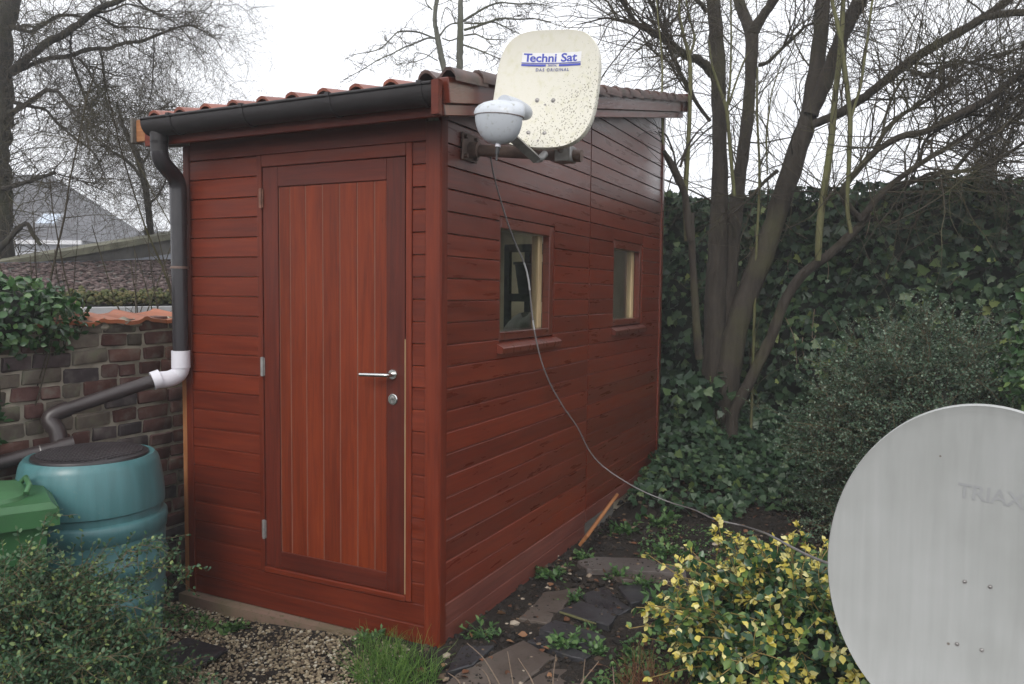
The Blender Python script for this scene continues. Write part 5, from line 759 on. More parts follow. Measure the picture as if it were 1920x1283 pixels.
# ---------------------------------------------------------------- neighbour's outbuilding, parapet and far houses
OB = thing('outbuilding', 'low outbuilding behind the brick wall with leaf covered roof and white fascia', 'outbuilding', (-4.6, 1.5, -.2))
z_e = 1.345
hbar('fascia', -3.33, -3.28, -2.5, 4.6, z_e-.085, z_e-.012, M['white'], OB, .004, 'y')
MB().box(-6.0, -3.36, -2.4, 4.5, -.3, z_e-.1).build('wall', M['dark_wall'], OB)
for yy in (-1.2, .1, 1.4, 2.7): MB().bbox(-3.335, -3.275, yy-.03, yy+.03, .4, z_e-.088, .004).build('gutter_post', M['white'], OB)
def roofz(x, y): return  z_e+((-3.3-x)/2.7)*((1.45-z_e)+(1.86-1.45)*(y+2.5)/7.1)
PW = thing('parapet_wall', 'damp rendered parapet wall with mossy sloping coping beyond the leafy roof', 'wall', (-6.2, 1.5, 0))
ya, yb = -3.0, 5.5
def cz(y): return 1.716+(y-1.694)*.2044
def slope_box(x0, x1, lo, hi): 
    return MB().add([(x0, ya, cz(ya)+lo), (x1, ya, cz(ya)+lo), (x1, yb, cz(yb)+lo), (x0, yb, cz(yb)+lo), (x0, ya, cz(ya)+hi), (x1, ya, cz(ya)+hi), (x1, yb, cz(yb)+hi), (x0, yb, cz(yb)+hi)], [(0,3,2,1),(4,5,6,7),(0,1,5,4),(1,2,6,5),(2,3,7,6),(3,0,4,7)])
slope_box(-6.3, -6.02, -1.6, -.07).build('wall_body', M['dark_wall'], PW)
slope_box(-6.36, -5.97, -.07, 0).build('coping', M['coping'], PW)
fl = MB(); n = 24
for i in range(n):
    y = ya+(yb-ya)*i/(n-1); w = .02*math.sin(i*1.7)+.015*math.sin(i*.9)
    fl.V += [(-6.012, y, cz(y)-.22+w), (-5.93-.02*math.sin(i*2.1), y, max(roofz(-5.95, y)+.02, cz(y)-.30+w))]
fl.F = [(2*i, 2*i+2, 2*i+3, 2*i+1) for i in range(n-1)]
fl.build('flashing', M['flash'], PW)
gx, gy = np.meshgrid(np.linspace(-6.0, -3.3, 10), np.linspace(-2.5, 4.6, 14), indexing='ij'); up_ = np.stack([gx, gy, roofz(gx, gy)], -1).reshape(-1, 3); ii = np.arange(140).reshape(10, 14)
Q = np.stack([ii[:-1, :-1], ii[1:, :-1], ii[1:, 1:], ii[:-1, 1:]], -1).reshape(-1, 4)
rf = obj('roof', np_mesh('roof', np.concatenate([up_, up_-[0, 0, .05]]), [Q, Q[:, ::-1]+140]), M['dark_wall'], OB)
rng = np.random.default_rng(9); N = 9000
xs = rng.uniform(-5.95, -3.32, N); ys = rng.uniform(-1.5, 4.4, N)
Vb, Fb, k = blobs(np.stack([xs, ys, roofz(xs, ys)+.012], 1), rng.uniform(.014, .035, N), rng, 1, .35)
tag(obj('dead_leaves', np_mesh('dead_leaves', Vb, [Fb], True, np.repeat(rng.random(N), k)), M['roof_litter'], rf), kind='stuff')
N = 3600; ys = rng.uniform(.2, 3.8, N); ys = ys[np.argsort(ys)]; xs = -3.30-np.abs(rng.normal(0, .16, N))
sel = (ys > .75) | (rng.random(N) < .3); xs, ys = xs[sel], ys[sel]; N = len(xs)
Vb, Fb, k = blobs(np.stack([xs, ys, roofz(xs, ys)+rng.uniform(0, .075, N)], 1), rng.uniform(.008, .024, N), rng, 1, .9)
tag(obj('moss_clumps', np_mesh('moss_clumps', Vb, [Fb], True, np.repeat(rng.random(N), k)), M['moss'], rf), kind='stuff')

H1 = thing('white_house', 'distant white rendered house with steep grey tiled roof behind the bare tree', 'house', (-33, 22, 0))
def house():
    A = Vector((-36.5, 15.1, 0)); B = Vector((-29.15, 18.78, 0)); u = (B-A).normalized(); v = Vector((-u.y, u.x, 0)); L = (B-A).length; W = 8.0
    def p(a, b, z): q = A+u*a+v*b; return (q.x, q.y, z)
    MB().add([p(0,0,-.5),p(L,0,-.5),p(L,W,-.5),p(0,W,-.5),p(0,0,3.45),p(L,0,3.45),p(L,W,3.45),p(0,W,3.45)], [(0,1,5,4),(1,2,6,5),(2,3,7,6),(3,0,4,7)]).build('wall', M['render_white'], H1)
    e = .35; zr = 6.7
    ev = [p(-e,-e,3.42), p(L+e,-e,3.42), p(L+e,W+e,3.42), p(-e,W+e,3.42)]; rr = [p(0, W/2, zr), p(L-3.3, W/2, zr)]
    MB().add(ev+rr, [(0,1,5,4),(1,2,5),(2,3,4,5),(3,0,4),(3,2,1,0)]).build('roof', M['slate_roof'], H1)
    # roof tile courses: thin steps down the front slope
    m = MB()
    for k in range(1, 22):
        f = k/22; z = 3.42+(zr-3.42)*f; b = -e+(W/2+e)*f; a1 = L+e-(3.3+e)*f
        m.add([p(-e, b-.05, z+.0), p(a1, b-.05, z+.0), p(a1, b+.02, z+.10), p(-e, b+.02, z+.10)], [(0,1,2,3)])
    m.build('tile_course', M['slate_roof'], H1)
    MB().add([p(-e,-e-.02,3.25),p(L+e,-e-.02,3.25),p(L+e,-e-.02,3.42),p(-e,-e-.02,3.42),p(-e,-e+.1,3.25),p(L+e,-e+.1,3.25),p(L+e,-e+.1,3.42),p(-e,-e+.1,3.42)], [(0,1,2,3),(4,7,6,5),(0,4,5,1),(3,2,6,7)]).build('eaves_board', M['white'], H1)
    for a, f in ((4.0, .2), (6.1, .2)):
        z = 3.42+(zr-3.42)*f; z2 = 3.42+(zr-3.42)*(f+.17); b = -e+(W/2+e)*f; b2 = -e+(W/2+e)*(f+.17)
        fr = MB().add([p(a,b-.08,z+.02),p(a+.95,b-.08,z+.02),p(a+.95,b2-.08,z2+.02),p(a,b2-.08,z2+.02),p(a,b,z-.02),p(a+.95,b,z-.02),p(a+.95,b2,z2-.02),p(a,b2,z2-.02)], [(0,1,2,3),(0,4,5,1),(1,5,6,2),(2,6,7,3),(3,7,4,0)]).build('roof_window', M['far_grey'], H1)
        MB().add([p(a+.08,b-.03,z+.10),p(a+.87,b-.03,z+.10),p(a+.87,b2-.13,z2+.0),p(a+.08,b2-.13,z2+.0)], [(0,1,2,3)]).build('pane', M['pale_glass'], fr)
    for a in (4.7, 6.7):
        w = MB().add([p(a,-.03,1.4),p(a+1.0,-.03,1.4),p(a+1.0,-.03,2.7),p(a,-.03,2.7),p(a,.1,1.4),p(a+1.0,.1,1.4),p(a+1.0,.1,2.7),p(a,.1,2.7)], [(0,1,2,3),(0,4,5,1),(1,5,6,2),(2,6,7,3),(3,7,4,0)]).build('window', M['brown_stem'], H1)
        MB().add([p(a+.08,-.05,1.5),p(a+.92,-.05,1.5),p(a+.92,-.05,2.6),p(a+.08,-.05,2.6)], [(0,1,2,3)]).build('pane', M['pale_glass'], w)
house()
H2 = thing('flat_roofed_building', 'distant grey flat-roofed building left of the downpipe beyond the parapet', 'building', (-37, 29, 0))
def flat():
    A = Vector((-39.4, 27.2, 0)); B = Vector((-33.5, 30.2, 0)); u = (B-A).normalized(); v = Vector((-u.y, u.x, 0)); L = (B-A).length
    def p(a, b, z): q = A+u*a+v*b; return (q.x, q.y, z)
    def bx(nm, a0, a1, b0, b1, z0, z1, mat): MB().add([p(a0,b0,z0),p(a1,b0,z0),p(a1,b1,z0),p(a0,b1,z0),p(a0,b0,z1),p(a1,b0,z1),p(a1,b1,z1),p(a0,b1,z1)], [(0,3,2,1),(4,5,6,7),(0,1,5,4),(1,2,6,5),(2,3,7,6),(3,0,4,7)]).build(nm, M[mat], H2)
    bx('wall', 0, L, 0, 5, -.3, 4.45, 'far_grey'); bx('roof_edge', -.1, L+.1, -.12, 5.1, 4.45, 4.72, 'slate_roof'); bx('roof_block', .0, 1.2, .4, 1.8, 4.72, 5.0, 'far_grey')
    bx('roof_vent', 1.5, 2.6, .3, 1.2, 4.72, 4.9, 'white')
flat()

# ---------------------------------------------------------------- satellite dishes
def frame(c, n, h, w):
    return Matrix(((h[0], w[0], n[0], c[0]), (h[1], w[1], n[1], c[1]), (h[2], w[2], n[2], c[2]), (0, 0, 0, 1)))
def text_mesh(nm, s, size, x, y, surf, off=.0012, bold=0, sx=1, spacing=1.0):
    cu = bpy.data.curves.new(nm, 'FONT'); cu.body = s; cu.size = size; cu.align_x = 'CENTER'; cu.offset = bold; cu.space_character = spacing; cu.resolution_u = 3
    to = bpy.data.objects.new(nm, cu); COL.objects.link(to)
    dg = bpy.context.evaluated_depsgraph_get(); me = bpy.data.meshes.new_from_object(to.evaluated_get(dg)); bpy.data.objects.remove(to)
    me.name = nm
    for v in me.vertices:
        X, Y = v.co.x*sx+x, v.co.y+y; v.co = (X, Y, surf(X, Y)+off)
    me.materials.clear(); me.polygons.foreach_set('use_smooth', [False]*len(me.polygons))
    import bmesh
    bm = bmesh.new(); bm.from_mesh(me); bmesh.ops.triangulate(bm, faces=bm.faces); bm.to_mesh(me); bm.free()
    return me
def dish_mesh(a, b, nexp, depth, lip, taper=0, lipw=.006, rings=14, seg=88):
    V = [(0, 0, 0)]; F = []
    def sp(t):
        c, s = math.cos(t), math.sin(t); f = lambda q: math.copysign(abs(q)**(2/nexp), q)
        x, y = a*f(c), b*f(s); return x*(1+taper*y/b), y
    ds = lambda x, y: depth*((x/a)**2+(y/b)**2)
    for r in range(1, rings+1):
        for k in range(seg):
            x, y = sp(2*math.pi*k/seg); x *= r/rings; y *= r/rings; V.append((x, y, ds(x, y)))
    def ring(sc, dz):
        for k in range(seg):
            x, y = sp(2*math.pi*k/seg); z = ds(x, y); V.append((x*sc[0], y*sc[1], z+dz))
    g = lambda e: (1+e/a, 1+e/b)
    ring(g(lipw*.6), .0015); ring(g(lipw), -.002); ring(g(lipw), -lip); ring(g(lipw*.2), -lip-.002); ring(g(-.004), -lip+.004)
    F += [(0, 1+k, 1+(k+1) % seg) for k in range(seg)]
    for r in range(rings+4):
        F += [(1+r*seg+k, 1+(r+1)*seg+k, 1+(r+1)*seg+(k+1) % seg, 1+r*seg+(k+1) % seg) for k in range(seg)]
    n0 = len(V)   # back skin
    V.append((0, 0, -.004))
    for r in (5, 10): 
        for k in range(seg):
            x, y = sp(2*math.pi*k/seg); x *= r/rings; y *= r/rings; V.append((x, y, ds(x, y)-.004))
    F += [(n0, n0+1+(k+1) % seg, n0+1+k) for k in range(seg)]
    F += [(n0+1+k, n0+1+(k+1) % seg, n0+1+seg+(k+1) % seg, n0+1+seg+k) for k in range(seg)]
    L = 1+(rings+4)*seg
    F += [(n0+1+seg+k, n0+1+seg+(k+1) % seg, L+(k+1) % seg, L+k) for k in range(seg)]
    return MB().add(V, F), ds
def bolt(M4, x, y, z, r, mat, parent, nm='bolt'):
    return MB().lathe([(0, r*.55), (r*.6, r*.5), (r*.95, r*.25), (r, 0), (r*1.6, 0), (r*1.6, -r*.2)], (x, y, z), 10).xform(M4).build(nm, mat, parent, True)
fw = Vector((-.440, .898, 0)).normalized(); rt = Vector((.898, .440, 0)).normalized()
# cream dish on the shed
ya_ = R(24)
nC = -(fw*math.cos(ya_)+rt*math.sin(ya_)); nC = (nC*math.cos(R(6))+Vector((0, 0, math.sin(R(6))))).normalized()
hC = Vector((0, 0, 1)).cross(nC).normalized(); wC = nC.cross(hC)
rl = R(-5.5); hC, wC = hC*math.cos(rl)+wC*math.sin(rl), -hC*math.sin(rl)+wC*math.cos(rl)
CD = Vector((.458, .110, 2.318))
MC = frame(CD, nC, hC, wC)
SD = thing('satellite_dish', 'cream squarish satellite dish spotted with lichen, bracketed to the shed side wall', 'satellite dish', (.02, .26, 2.1))
db, dsC = dish_mesh(.228, .244, 3.3, .030, .028, -.015)
RFL = db.xform(MC).build('reflector', M['dish_cream'], SD, True)
def put(me, mat, parent, M4):
    me.transform(M4); return obj(me.name, me, mat, parent)
pnl = MB(); 
q = [(-.130+.27*i/8, y) for y in (.117, .158) for i in range(9)]
V = [(x+.0, y, dsC(x, y)+.0008) for x, y in q]; F = [(i, i+1, 10+i, 9+i) for i in range(8)]
put(pnl.add(V, F).mesh('logo_panel'), M['white_print'], RFL, MC)
put(text_mesh('lettering', 'T', .0465, -.1035, .122, dsC, .0016, .0011, 1.3), M['blue_print'], RFL, MC)
put(text_mesh('lettering', 'echni', .0465, -.0335, .122, dsC, .0016, .0011, 1.27, .98), M['blue_print'], RFL, MC)
put(text_mesh('lettering', 'Sat', .0465, .0830, .122, dsC, .0016, .0011, 1.32, .98), M['blue_print'], RFL, MC)
for yb, hh, xs in ((.1145, .003, [(-.130, .140)]), (.1030, .0085, [(-.130, -.020), (.040, .140)])):
    for xa, xb in xs:
        V = [(xa+(xb-xa)*i/8, y, dsC(xa+(xb-xa)*i/8, y)+.0018) for y in (yb, yb+hh) for i in range(9)]
        put(MB().add(V, [(i, i+1, 10+i, 9+i) for i in range(8)]).mesh('logo_bar'), M['blue_print'], RFL, MC)
put(text_mesh('lettering', 'DIGITAL', .0115, .010, .1035, dsC, .0018, .0002, .95, 1.0), M['blue_print'], RFL, MC)
put(text_mesh('lettering', 'DAS ORIGINAL', .0175, .012, .083, dsC, .0018, .0005, 1.0, 1.35), M['grey_print'], RFL, MC)
for x, y in ((-.040, -.040), (.034, -.040), (-.052, -.185), (.022, -.185)): bolt(MC, x, y, dsC(x, y)+.001, .0065, M['galv'], RFL)
for x, y in ((.0, -.058), (.0, -.218)): bolt(MC, x, y, dsC(x, y)+.001, .003, M['galv'], RFL, 'rivet')
# feed head
LC = CD + nC*.335 + hC*.012 - wC*.062
def to_local(p): return MC.inverted() @ Vector(p)
fx, fy, fz = -.034, -.205, .345            # centre of the rim oval in dish coordinates
fm = MB(); nA, nR = 36, 9; V = []; F = []
for i in range(nR):                            # bowl below the rim
    p = (math.pi/2)*i/(nR-1)
    for k in range(nA):
        a = 2*math.pi*k/nA; V.append((fx+.100*math.cos(p)**.8*math.cos(a)*1.0, fy-.014-.098*math.sin(p), fz+.052*math.cos(p)**.8*math.sin(a)-.03*math.sin(p)))
for i in range(nR-1):
    for k in range(nA): F.append((i*nA+k, i*nA+(k+1) % nA, (i+1)*nA+(k+1) % nA, (i+1)*nA+k))
FB = MB().add(V, F).xform(MC).build('feed_bowl', M['lnb'], SD, True)
V = []; F = []                                 # hood: bulging front above the seam, leaning back towards the dish
sec = [(-.012, .0, .99, .98), (-.002, .0, 1.02, 1.0), (.014, -.004, 1.0, .99), (.028, -.013, .95, .94), (.042, -.026, .86, .85), (.054, -.042, .70, .72), (.062, -.056, .48, .50), (.066, -.064, .20, .22), (.067, -.066, .01, .01)]
for dy, dz, sx, sz in sec:
    for k in range(nA):
        a = 2*math.pi*k/nA; V.append((fx+.104*sx*math.cos(a), fy+dy, fz+dz+.056*sz*math.sin(a)))
n_ = len(sec)
for i in range(n_-1):
    for k in range(nA): F.append((i*nA+k, i*nA+(k+1) % nA, (i+1)*nA+(k+1) % nA, (i+1)*nA+k))
hoodm = MB().add(V, F)
nk = resample(np.array([(fx+.010, fy+.028, fz-.01, .046), (fx+.030, fy+.040, fz-.07, .042), (fx+.044, fy+.047, fz-.13, .033), (fx+.049, fy+.048, fz-.158, .028), (fx+.051, fy+.049, fz-.170, .012)]), 12)
hoodm.tube([tuple(p[:3]) for p in nk], list(nk[:, 3]), 20)
hoodm.xform(MC).build('feed_hood', M['lnb'], SD, True)
V = [(fx+.1020*1.015*math.cos(2*math.pi*k/nA), fy-.010-.028*math.sin(2*math.pi*k/nA)*.0-.004*j, fz+.0535*1.01*math.sin(2*math.pi*k/nA)) for j in (0, 1) for k in range(nA)]
MB().add(V, [(k, (k+1) % nA, nA+(k+1) % nA, nA+k) for k in range(nA)]).xform(MC).build('seam_band', M['bracket'], FB, True)
MB().tube([(fx, fy-.105, fz-.03), (fx, fy-.122, fz-.03)], .011, 14).xform(MC).build('socket_collar', M['pvc_white'], SD, True)
MB().tube([(fx, fy-.120, fz-.03), (fx, fy-.150, fz-.03)], .008, 12).tube([(fx, fy-.150, fz-.03), (fx+.002, fy-.175, fz-.03)], .0045, 8).xform(MC).build('connector', M['black'], SD, True)
arm = MB(); A0 = Vector((fx+.022, fy-.06, fz-.05)); A1 = Vector((.020, -.305, .06)); A2 = Vector((.016, -.26, -.03))
arm.extrude([(-.017, -.010), (.017, -.010), (.017, .010), (-.017, .010)], 0, (A1-A0).length, axis=2)
arm.xform(Matrix.Translation(A0) @ (A1-A0).to_track_quat('Z', 'Y').to_matrix().to_4x4())
arm.tube([tuple(A1), tuple(A1*.5+A2*.5+Vector((0, -.008, 0))), tuple(A2)], .016, 12)
arm.xform(MC).build('feed_arm', M['galv'], SD, True)
# mount
pole = MB().tube([(.012, .262, 2.128), (.30, .280, 2.098), (.545, .300, 2.072)], .027, 20); pole.build('mount_tube', M['bracket'], SD, True)
pb = MC @ Vector((-.01, -.12, -.05)); pe = Vector((.47, .29, 2.08))
MB().tube([tuple(pe), tuple(pe*.5+Vector(pb)*.5), tuple(pb)], .02, 14).bbox(.43, .51, .255, .33, 2.045, 2.115, .006).build('mount_clamp', M['galv'], SD, True)
bk = MB().xform(Matrix.Identity(4)); bk.bbox(-.06, .06, -.09, .05, -.055, -.035, .004); bk.bbox(-.055, -.045, -.09, .05, -.10, -.04, .002); bk.bbox(.045, .055, -.09, .05, -.10, -.04, .002)
bk.xform(MC).build('back_bracket', M['galv'], SD)
wp = MB().bbox(.006, .014, .170, .312, 2.072, 2.198, .003); WPL = wp.build('wall_plate', M['bracket'], SD)
MB().tube([(.014, .245, 2.128), (.055, .248, 2.124)], .036, 20).build('socket', M['bracket'], WPL, True)
for y in (.192, .288):
    for z in (2.092, 2.178): MB().tube([(.014, y, z), (.030, y, z)], .0105, 6).build('bolt', M['bracket'], WPL)

# big grey dish in front
nG = Vector((-.132, -.991, 0)).normalized(); hG = Vector((.990, -.131, -.056)).normalized(); wG = nG.cross(hG)
CG = Vector((2.026, -.663, .738)); dG = .035
CG = CG - nG*dG
MG = frame(CG, nG, hG, wG)
BD = thing('satellite_dish', 'large plain grey oval satellite dish with faint lettering, nearest at the right edge', 'satellite dish', (2.03, -.60, -.15))
db, dsG = dish_mesh(.353, .449, 2.0, dG, .026, 0, .006, 16, 120)
RG = db.xform(MG).build('reflector', M['dish_grey'], BD, True)
put(text_mesh('lettering', 'TRIAX', .056, .016, .200, dsG, .0012, .001, .95, .98), M['faded_print'], RG, MG)
for x, y in ((-.019, -.025), (.039, -.023), (-.020, -.196), (.037, -.194)): bolt(MG, x, y, dsG(x, y)+.001, .0036, M['galv'], RG)
MB().bbox(-.06, .08, -.22, .01, -.085, -.01, .006).xform(MG).build('back_bracket', M['galv'], BD)
MB().tube([(2.04, -.55, -.3), (2.04, -.55, .85)], .025, 18).build('mast', M['galv'], BD, True)
MB().tube([tuple(MG @ Vector((.01, -.12, -.05))), (2.04, -.55, .63)], .022, 12).build('mount_clamp', M['galv'], BD, True)
MB().tube([tuple(MG @ Vector((.01, -.46, -.01))), tuple(MG @ Vector((.01, -.60, .30))), tuple(MG @ Vector((.01, -.52, .46)))], .015, 12).build('feed_arm', M['galv'], BD, True)
MB().lathe([(0, -.04), (.03, -.038), (.034, .0), (.03, .05), (0, .055)], seg=20).xform(MG @ Matrix.Translation((.01, -.50, .47))).build('feed_head', M['lnb'], BD, True)

# cable between the dishes
cp = DATA['cable']; start = [tuple(MC @ Vector((fx+.002, fy-.175, fz-.03)))]
CB = tag(obj('cable', MB().tube([tuple(p) for p in resample(np.array(cp), 110)], .0042, 8).mesh('cable', True), M['cable']), 'thin grey cable hanging down the shed side and trailing into the yellow shrub', 'cable')
for a, b in ((12, 15), (18, 19)):
    pts = resample(np.array(cp), 110)[a:b+1]; obj('joint', MB().tube([tuple(p) for p in pts], .0050, 8).mesh('joint', True), M['cable_white'], CB)
p0, p1 = [Vector(p) for p in DATA['plank']]
pk = MB().bbox(0, (p1-p0).length, -.050, .050, -.010, .010, .004); dv = (p1-p0).normalized(); sv = Vector((.60, -.15, .75)); sv = (sv-dv*sv.dot(dv)).normalized(); uv = dv.cross(sv)
PK = obj('loose_plank', pk.mesh('loose_plank'), M['wood_raw']); PK.matrix_world = Matrix(((dv.x, sv.x, uv.x, p0.x+.02), (dv.y, sv.y, uv.y, p0.y), (dv.z, sv.z, uv.z, p0.z+.015), (0, 0, 0, 1)))
tag(PK, 'orange broken plank leaning along the foot of the shed side wall', 'plank')

# ---------------------------------------------------------------- trees
def branch_mesh(brs, sides=10, wob=.0, rng=None, n=26):
    V = []; F = []; off = 0
    for b in brs:
        k = max(8, min(n*2, len(b)*5)); p = resample(np.array(b, float), k)
        if wob: p[1:-1, :3] += rng.normal(0, 1, (k-2, 3))*p[1:-1, 3:4]*wob; p[:, 3] *= 1+rng.normal(0, .04, k)
        s = sides if p[:, 3].max() > .02 else 6
        v, q = tubes(p[None, :, :3], p[None, :, 3], s); V.append(v); F.append(q[0]+off); off += len(v)
    return np.concatenate(V), np.concatenate(F)
def sample_on(brs, n, rng, lo=.1, hi=1.0, rmin=0, bias=None):
    P = []; T = []; Rr = []; W = []
    for b in brs:
        p = resample(np.array(b, float), 60); t = np.gradient(p[:, :3], axis=0); t = unit(t); seg = np.linalg.norm(np.gradient(p[:, :3], axis=0), axis=1)
        a, c = int(lo*59), int(hi*59)+1
        P.append(p[a:c, :3]); T.append(t[a:c]); Rr.append(p[a:c, 3]); W.append(seg[a:c]*np.clip(.03/p[a:c, 3], .25, 3))
    P, T, Rr, W = map(np.concatenate, (P, T, Rr, W))
    if bias is not None: W = W*bias(P)
    i = rng.choice(len(P), n, p=W/W.sum()); return P[i], T[i], Rr[i]
def grow(P, T, n_pts, L, rng, spread, curl, grav, r0, r1, up=0):
    """random-walk twigs. P,T (N,3); L (N,); returns (N,K,3),(N,K)"""
    N = len(P); d = unit(T*rng.uniform(.1, 1.0, (N, 1)) + rng.normal(0, spread, (N, 3)) + np.array([0, 0, up])); pts = [P]
    bend = rng.normal(0, curl, (N, 3))
    for k in range(n_pts-1):
        d = unit(d + bend*.5 + rng.normal(0, curl, (N, 3)) + np.array([0, 0, -grav])*(k/(n_pts-1)))
        if rng.random() < .5: bend = rng.normal(0, curl, (N, 3))
        pts.append(pts[-1]+d*(L/(n_pts-1))[:, None])
    X = np.stack(pts, 1); t = np.linspace(0, 1, n_pts)[None]
    return X, r0[:, None]*(1-t)+r1*t
def twig_levels(brs, rng, n1, n2, n3, L1, L2, L3, spread, curl, grav, r1, rend, up=0, bias=None, lo=.12, K=8):
    out = []
    P, T, Rr = sample_on(brs, n1, rng, lo, bias=bias)
    X, Rd = grow(P, T, K+2, rng.uniform(*L1, n1), rng, spread, curl, grav, np.minimum(Rr*.6, r1)*rng.uniform(.5, 1, n1), rend, up); out.append((X, Rd, 4))
    def nxt(X, Rd, n, L, r):
        i = rng.integers(0, len(X), n); k = rng.integers(1, X.shape[1]-1, n); P = X[i, k]; T = unit(X[i, k+1]-X[i, k])
        return grow(P, T, K, rng.uniform(*L, n), rng, spread, curl, grav, np.minimum(Rd[i, k]*.75, r), rend*.8, up)
    X2, R2 = nxt(X, Rd, n2, L2, r1*.6); out.append((X2, R2, 3))
    if n3:
        i = rng.random(n3) < .75; X3, R3 = nxt(X2, R2, n3, L3, r1*.4); out.append((X3, R3, 3))
    V = []; F = []; off = 0
    for X, Rd, s in out:
        v, q = tubes(X, Rd, s); V.append(v); F.append(q[0]+off); off += len(v)
    return np.concatenate(V), np.concatenate(F)
def tree(name, label, brs, mat, tw=None, tmat='twig', group=None, wob=.05, seed=1, split=1, base=None):
    rng = np.random.default_rng(seed); b0 = base or brs[0][0]
    t = thing(name, label, 'tree', (b0[0], b0[1], float(gz(b0[0], b0[1]))), group)
    for k, b in enumerate(brs):
        big = max(p[3] for p in b)
        v, f = branch_mesh([b], 12, wob, rng)
        obj('trunk' if k < split else 'branch', np_mesh('branch', v, [f], True), M[mat], t)
    if tw:
        v, f = twig_levels(brs, rng, **tw); tag(obj('twigs', np_mesh('twigs', v, [f], False), M[tmat], t), kind='stuff')
    return t
def toground(b, z=-.3):
    b = [list(p) for p in b]; p = b[0]
    return [[p[0], p[1], z, p[3]*1.12]] + b
RTb = [list(b) for b in DATA['right_tree']]
for k in (0, 1, 4, 8): RTb[k] = toground(RTb[k], -.2)
tree('bare_tree', 'large bare multi-stemmed tree spreading over the ivy hedge right of the shed', RTb, 'bark_right',
     dict(n1=640, n2=2700, n3=3600, L1=(.5, 1.6), L2=(.2, .8), L3=(.08, .35), spread=.55, curl=.14, grav=-.02, r1=.0090, rend=.0013, up=.12,
          bias=lambda P: np.where(P[:, 2] < 1.9, .03, np.clip((P[:, 2]-1.6)/1.0, .1, 1))*np.where(P[:, 2] > 4.6, .25, 1)*np.where(P[:, 0] > .6, 1.1, 1)), split=3, seed=21)
tree('sapling', 'straight green sapling beside the rear corner of the shed', DATA['sap1'], 'bark_green', dict(n1=40, n2=110, n3=0, L1=(.2, .8), L2=(.1, .3), L3=(0, 0), spread=.4, curl=.1, grav=0, r1=.005, rend=.001, up=.3), 'twig', 'green saplings round the bare tree', 0, 2)
tree('sapling', 'thin green sapling forking between the two upright trunks', DATA['sap2'], 'bark_green', dict(n1=30, n2=80, n3=0, L1=(.2, .7), L2=(.1, .3), L3=(0, 0), spread=.4, curl=.1, grav=0, r1=.004, rend=.001, up=.3), 'twig', 'green saplings round the bare tree', 0, 3)
tree('sapling', 'pale green sapling with a V fork above the ivy hedge', DATA['sap3'], 'bark_green', dict(n1=36, n2=90, n3=0, L1=(.2, .8), L2=(.1, .3), L3=(0, 0), spread=.4, curl=.1, grav=0, r1=.004, rend=.001, up=.3), 'twig', 'green saplings round the bare tree', 0, 4)
tree('sapling', 'stout olive-grey sapling crossing the long slanting limb', DATA['sap4'], 'bark_green', dict(n1=30, n2=80, n3=0, L1=(.2, .6), L2=(.1, .3), L3=(0, 0), spread=.4, curl=.1, grav=0, r1=.005, rend=.001, up=.3), 'twig', 'green saplings round the bare tree', 0, 5)
tree('sapling', 'pair of slender dull saplings between leaning trunk and upright trunks', [toground(DATA['sap5'][0])]+DATA['sap5'][1:], 'bark_green', dict(n1=30, n2=60, n3=0, L1=(.2, .7), L2=(.1, .3), L3=(0, 0), spread=.3, curl=.08, grav=0, r1=.004, rend=.001, up=.4), 'twig', 'green saplings round the bare tree', 0, 6)
tree('cut_stump_stem', 'leaning cut-off stem with thin shoots touching the shed corner', DATA['stub'], 'bark_right', dict(n1=14, n2=30, n3=0, L1=(.2, .6), L2=(.1, .3), L3=(0, 0), spread=.4, curl=.1, grav=0, r1=.004, rend=.001, up=.4), 'twig', None, .03, 7)
tree('sapling', 'slender upright shoot in front of the shed verge end', DATA['shoot'], 'bark_green', dict(n1=10, n2=20, n3=0, L1=(.1, .5), L2=(.1, .3), L3=(0, 0), spread=.3, curl=.1, grav=0, r1=.003, rend=.001, up=.4), 'twig', 'green saplings round the bare tree', 0, 8)
spur = dict(n1=90, n2=260, n3=260, L1=(.08, .35), L2=(.04, .16), L3=(.03, .08), spread=.7, curl=.22, grav=0, r1=.006, rend=.0022, up=.05, lo=.1, K=6)
tree('orchard_tree', 'bare grey tree with a leaning trunk rising behind the shed roof', DATA['mid_a'], 'bark_grey', spur, 'twig', 'twin bare trunks behind the shed', .05, 31)
tree('orchard_tree', 'bare grey tree with a straight trunk rising behind the shed roof', DATA['mid_b'], 'bark_grey', dict(spur, n1=120, n2=380, n3=380), 'twig', 'twin bare trunks behind the shed', .05, 32)
LT = [list(b) for b in DATA['left_tree']]
tree('twisted_tree', 'dark bare tree with a thick trunk and contorted drooping branches at the left edge', LT, 'bark_dark',
     dict(n1=420, n2=1900, n3=3800, L1=(.4, 1.2), L2=(.25, .8), L3=(.12, .45), spread=.6, curl=.36, grav=.22, r1=.0062, rend=.0013,
          bias=lambda P: np.where(P[:, 2] < 2.2, .15, 1)*np.where(P[:, 2] > 6, .3, 1), lo=.08, K=9), 'twig', None, .10, 41)
tree('twisted_tree', 'slimmer bare contorted tree with pale twigs standing behind the downpipe', DATA['left_tree_b'], 'bark_dark',
     dict(n1=260, n2=1300, n3=2700, L1=(.4, 1.3), L2=(.25, .8), L3=(.1, .4), spread=.7, curl=.38, grav=.16, r1=.0050, rend=.0011, lo=.18, K=9), 'twig_tan', None, .08, 42)
tree('pollard_tree', 'distant pollarded tree with a brush of upright shoots above the hedge', [toground(DATA['pollard'][0])]+DATA['pollard'][1:], 'bark_right',
     dict(n1=170, n2=160, n3=0, L1=(.7, 2.0), L2=(.3, .8), L3=(0, 0), spread=.28, curl=.05, grav=0, r1=.007, rend=.002, up=1.0, lo=.55), 'twig', None, .1, 43)
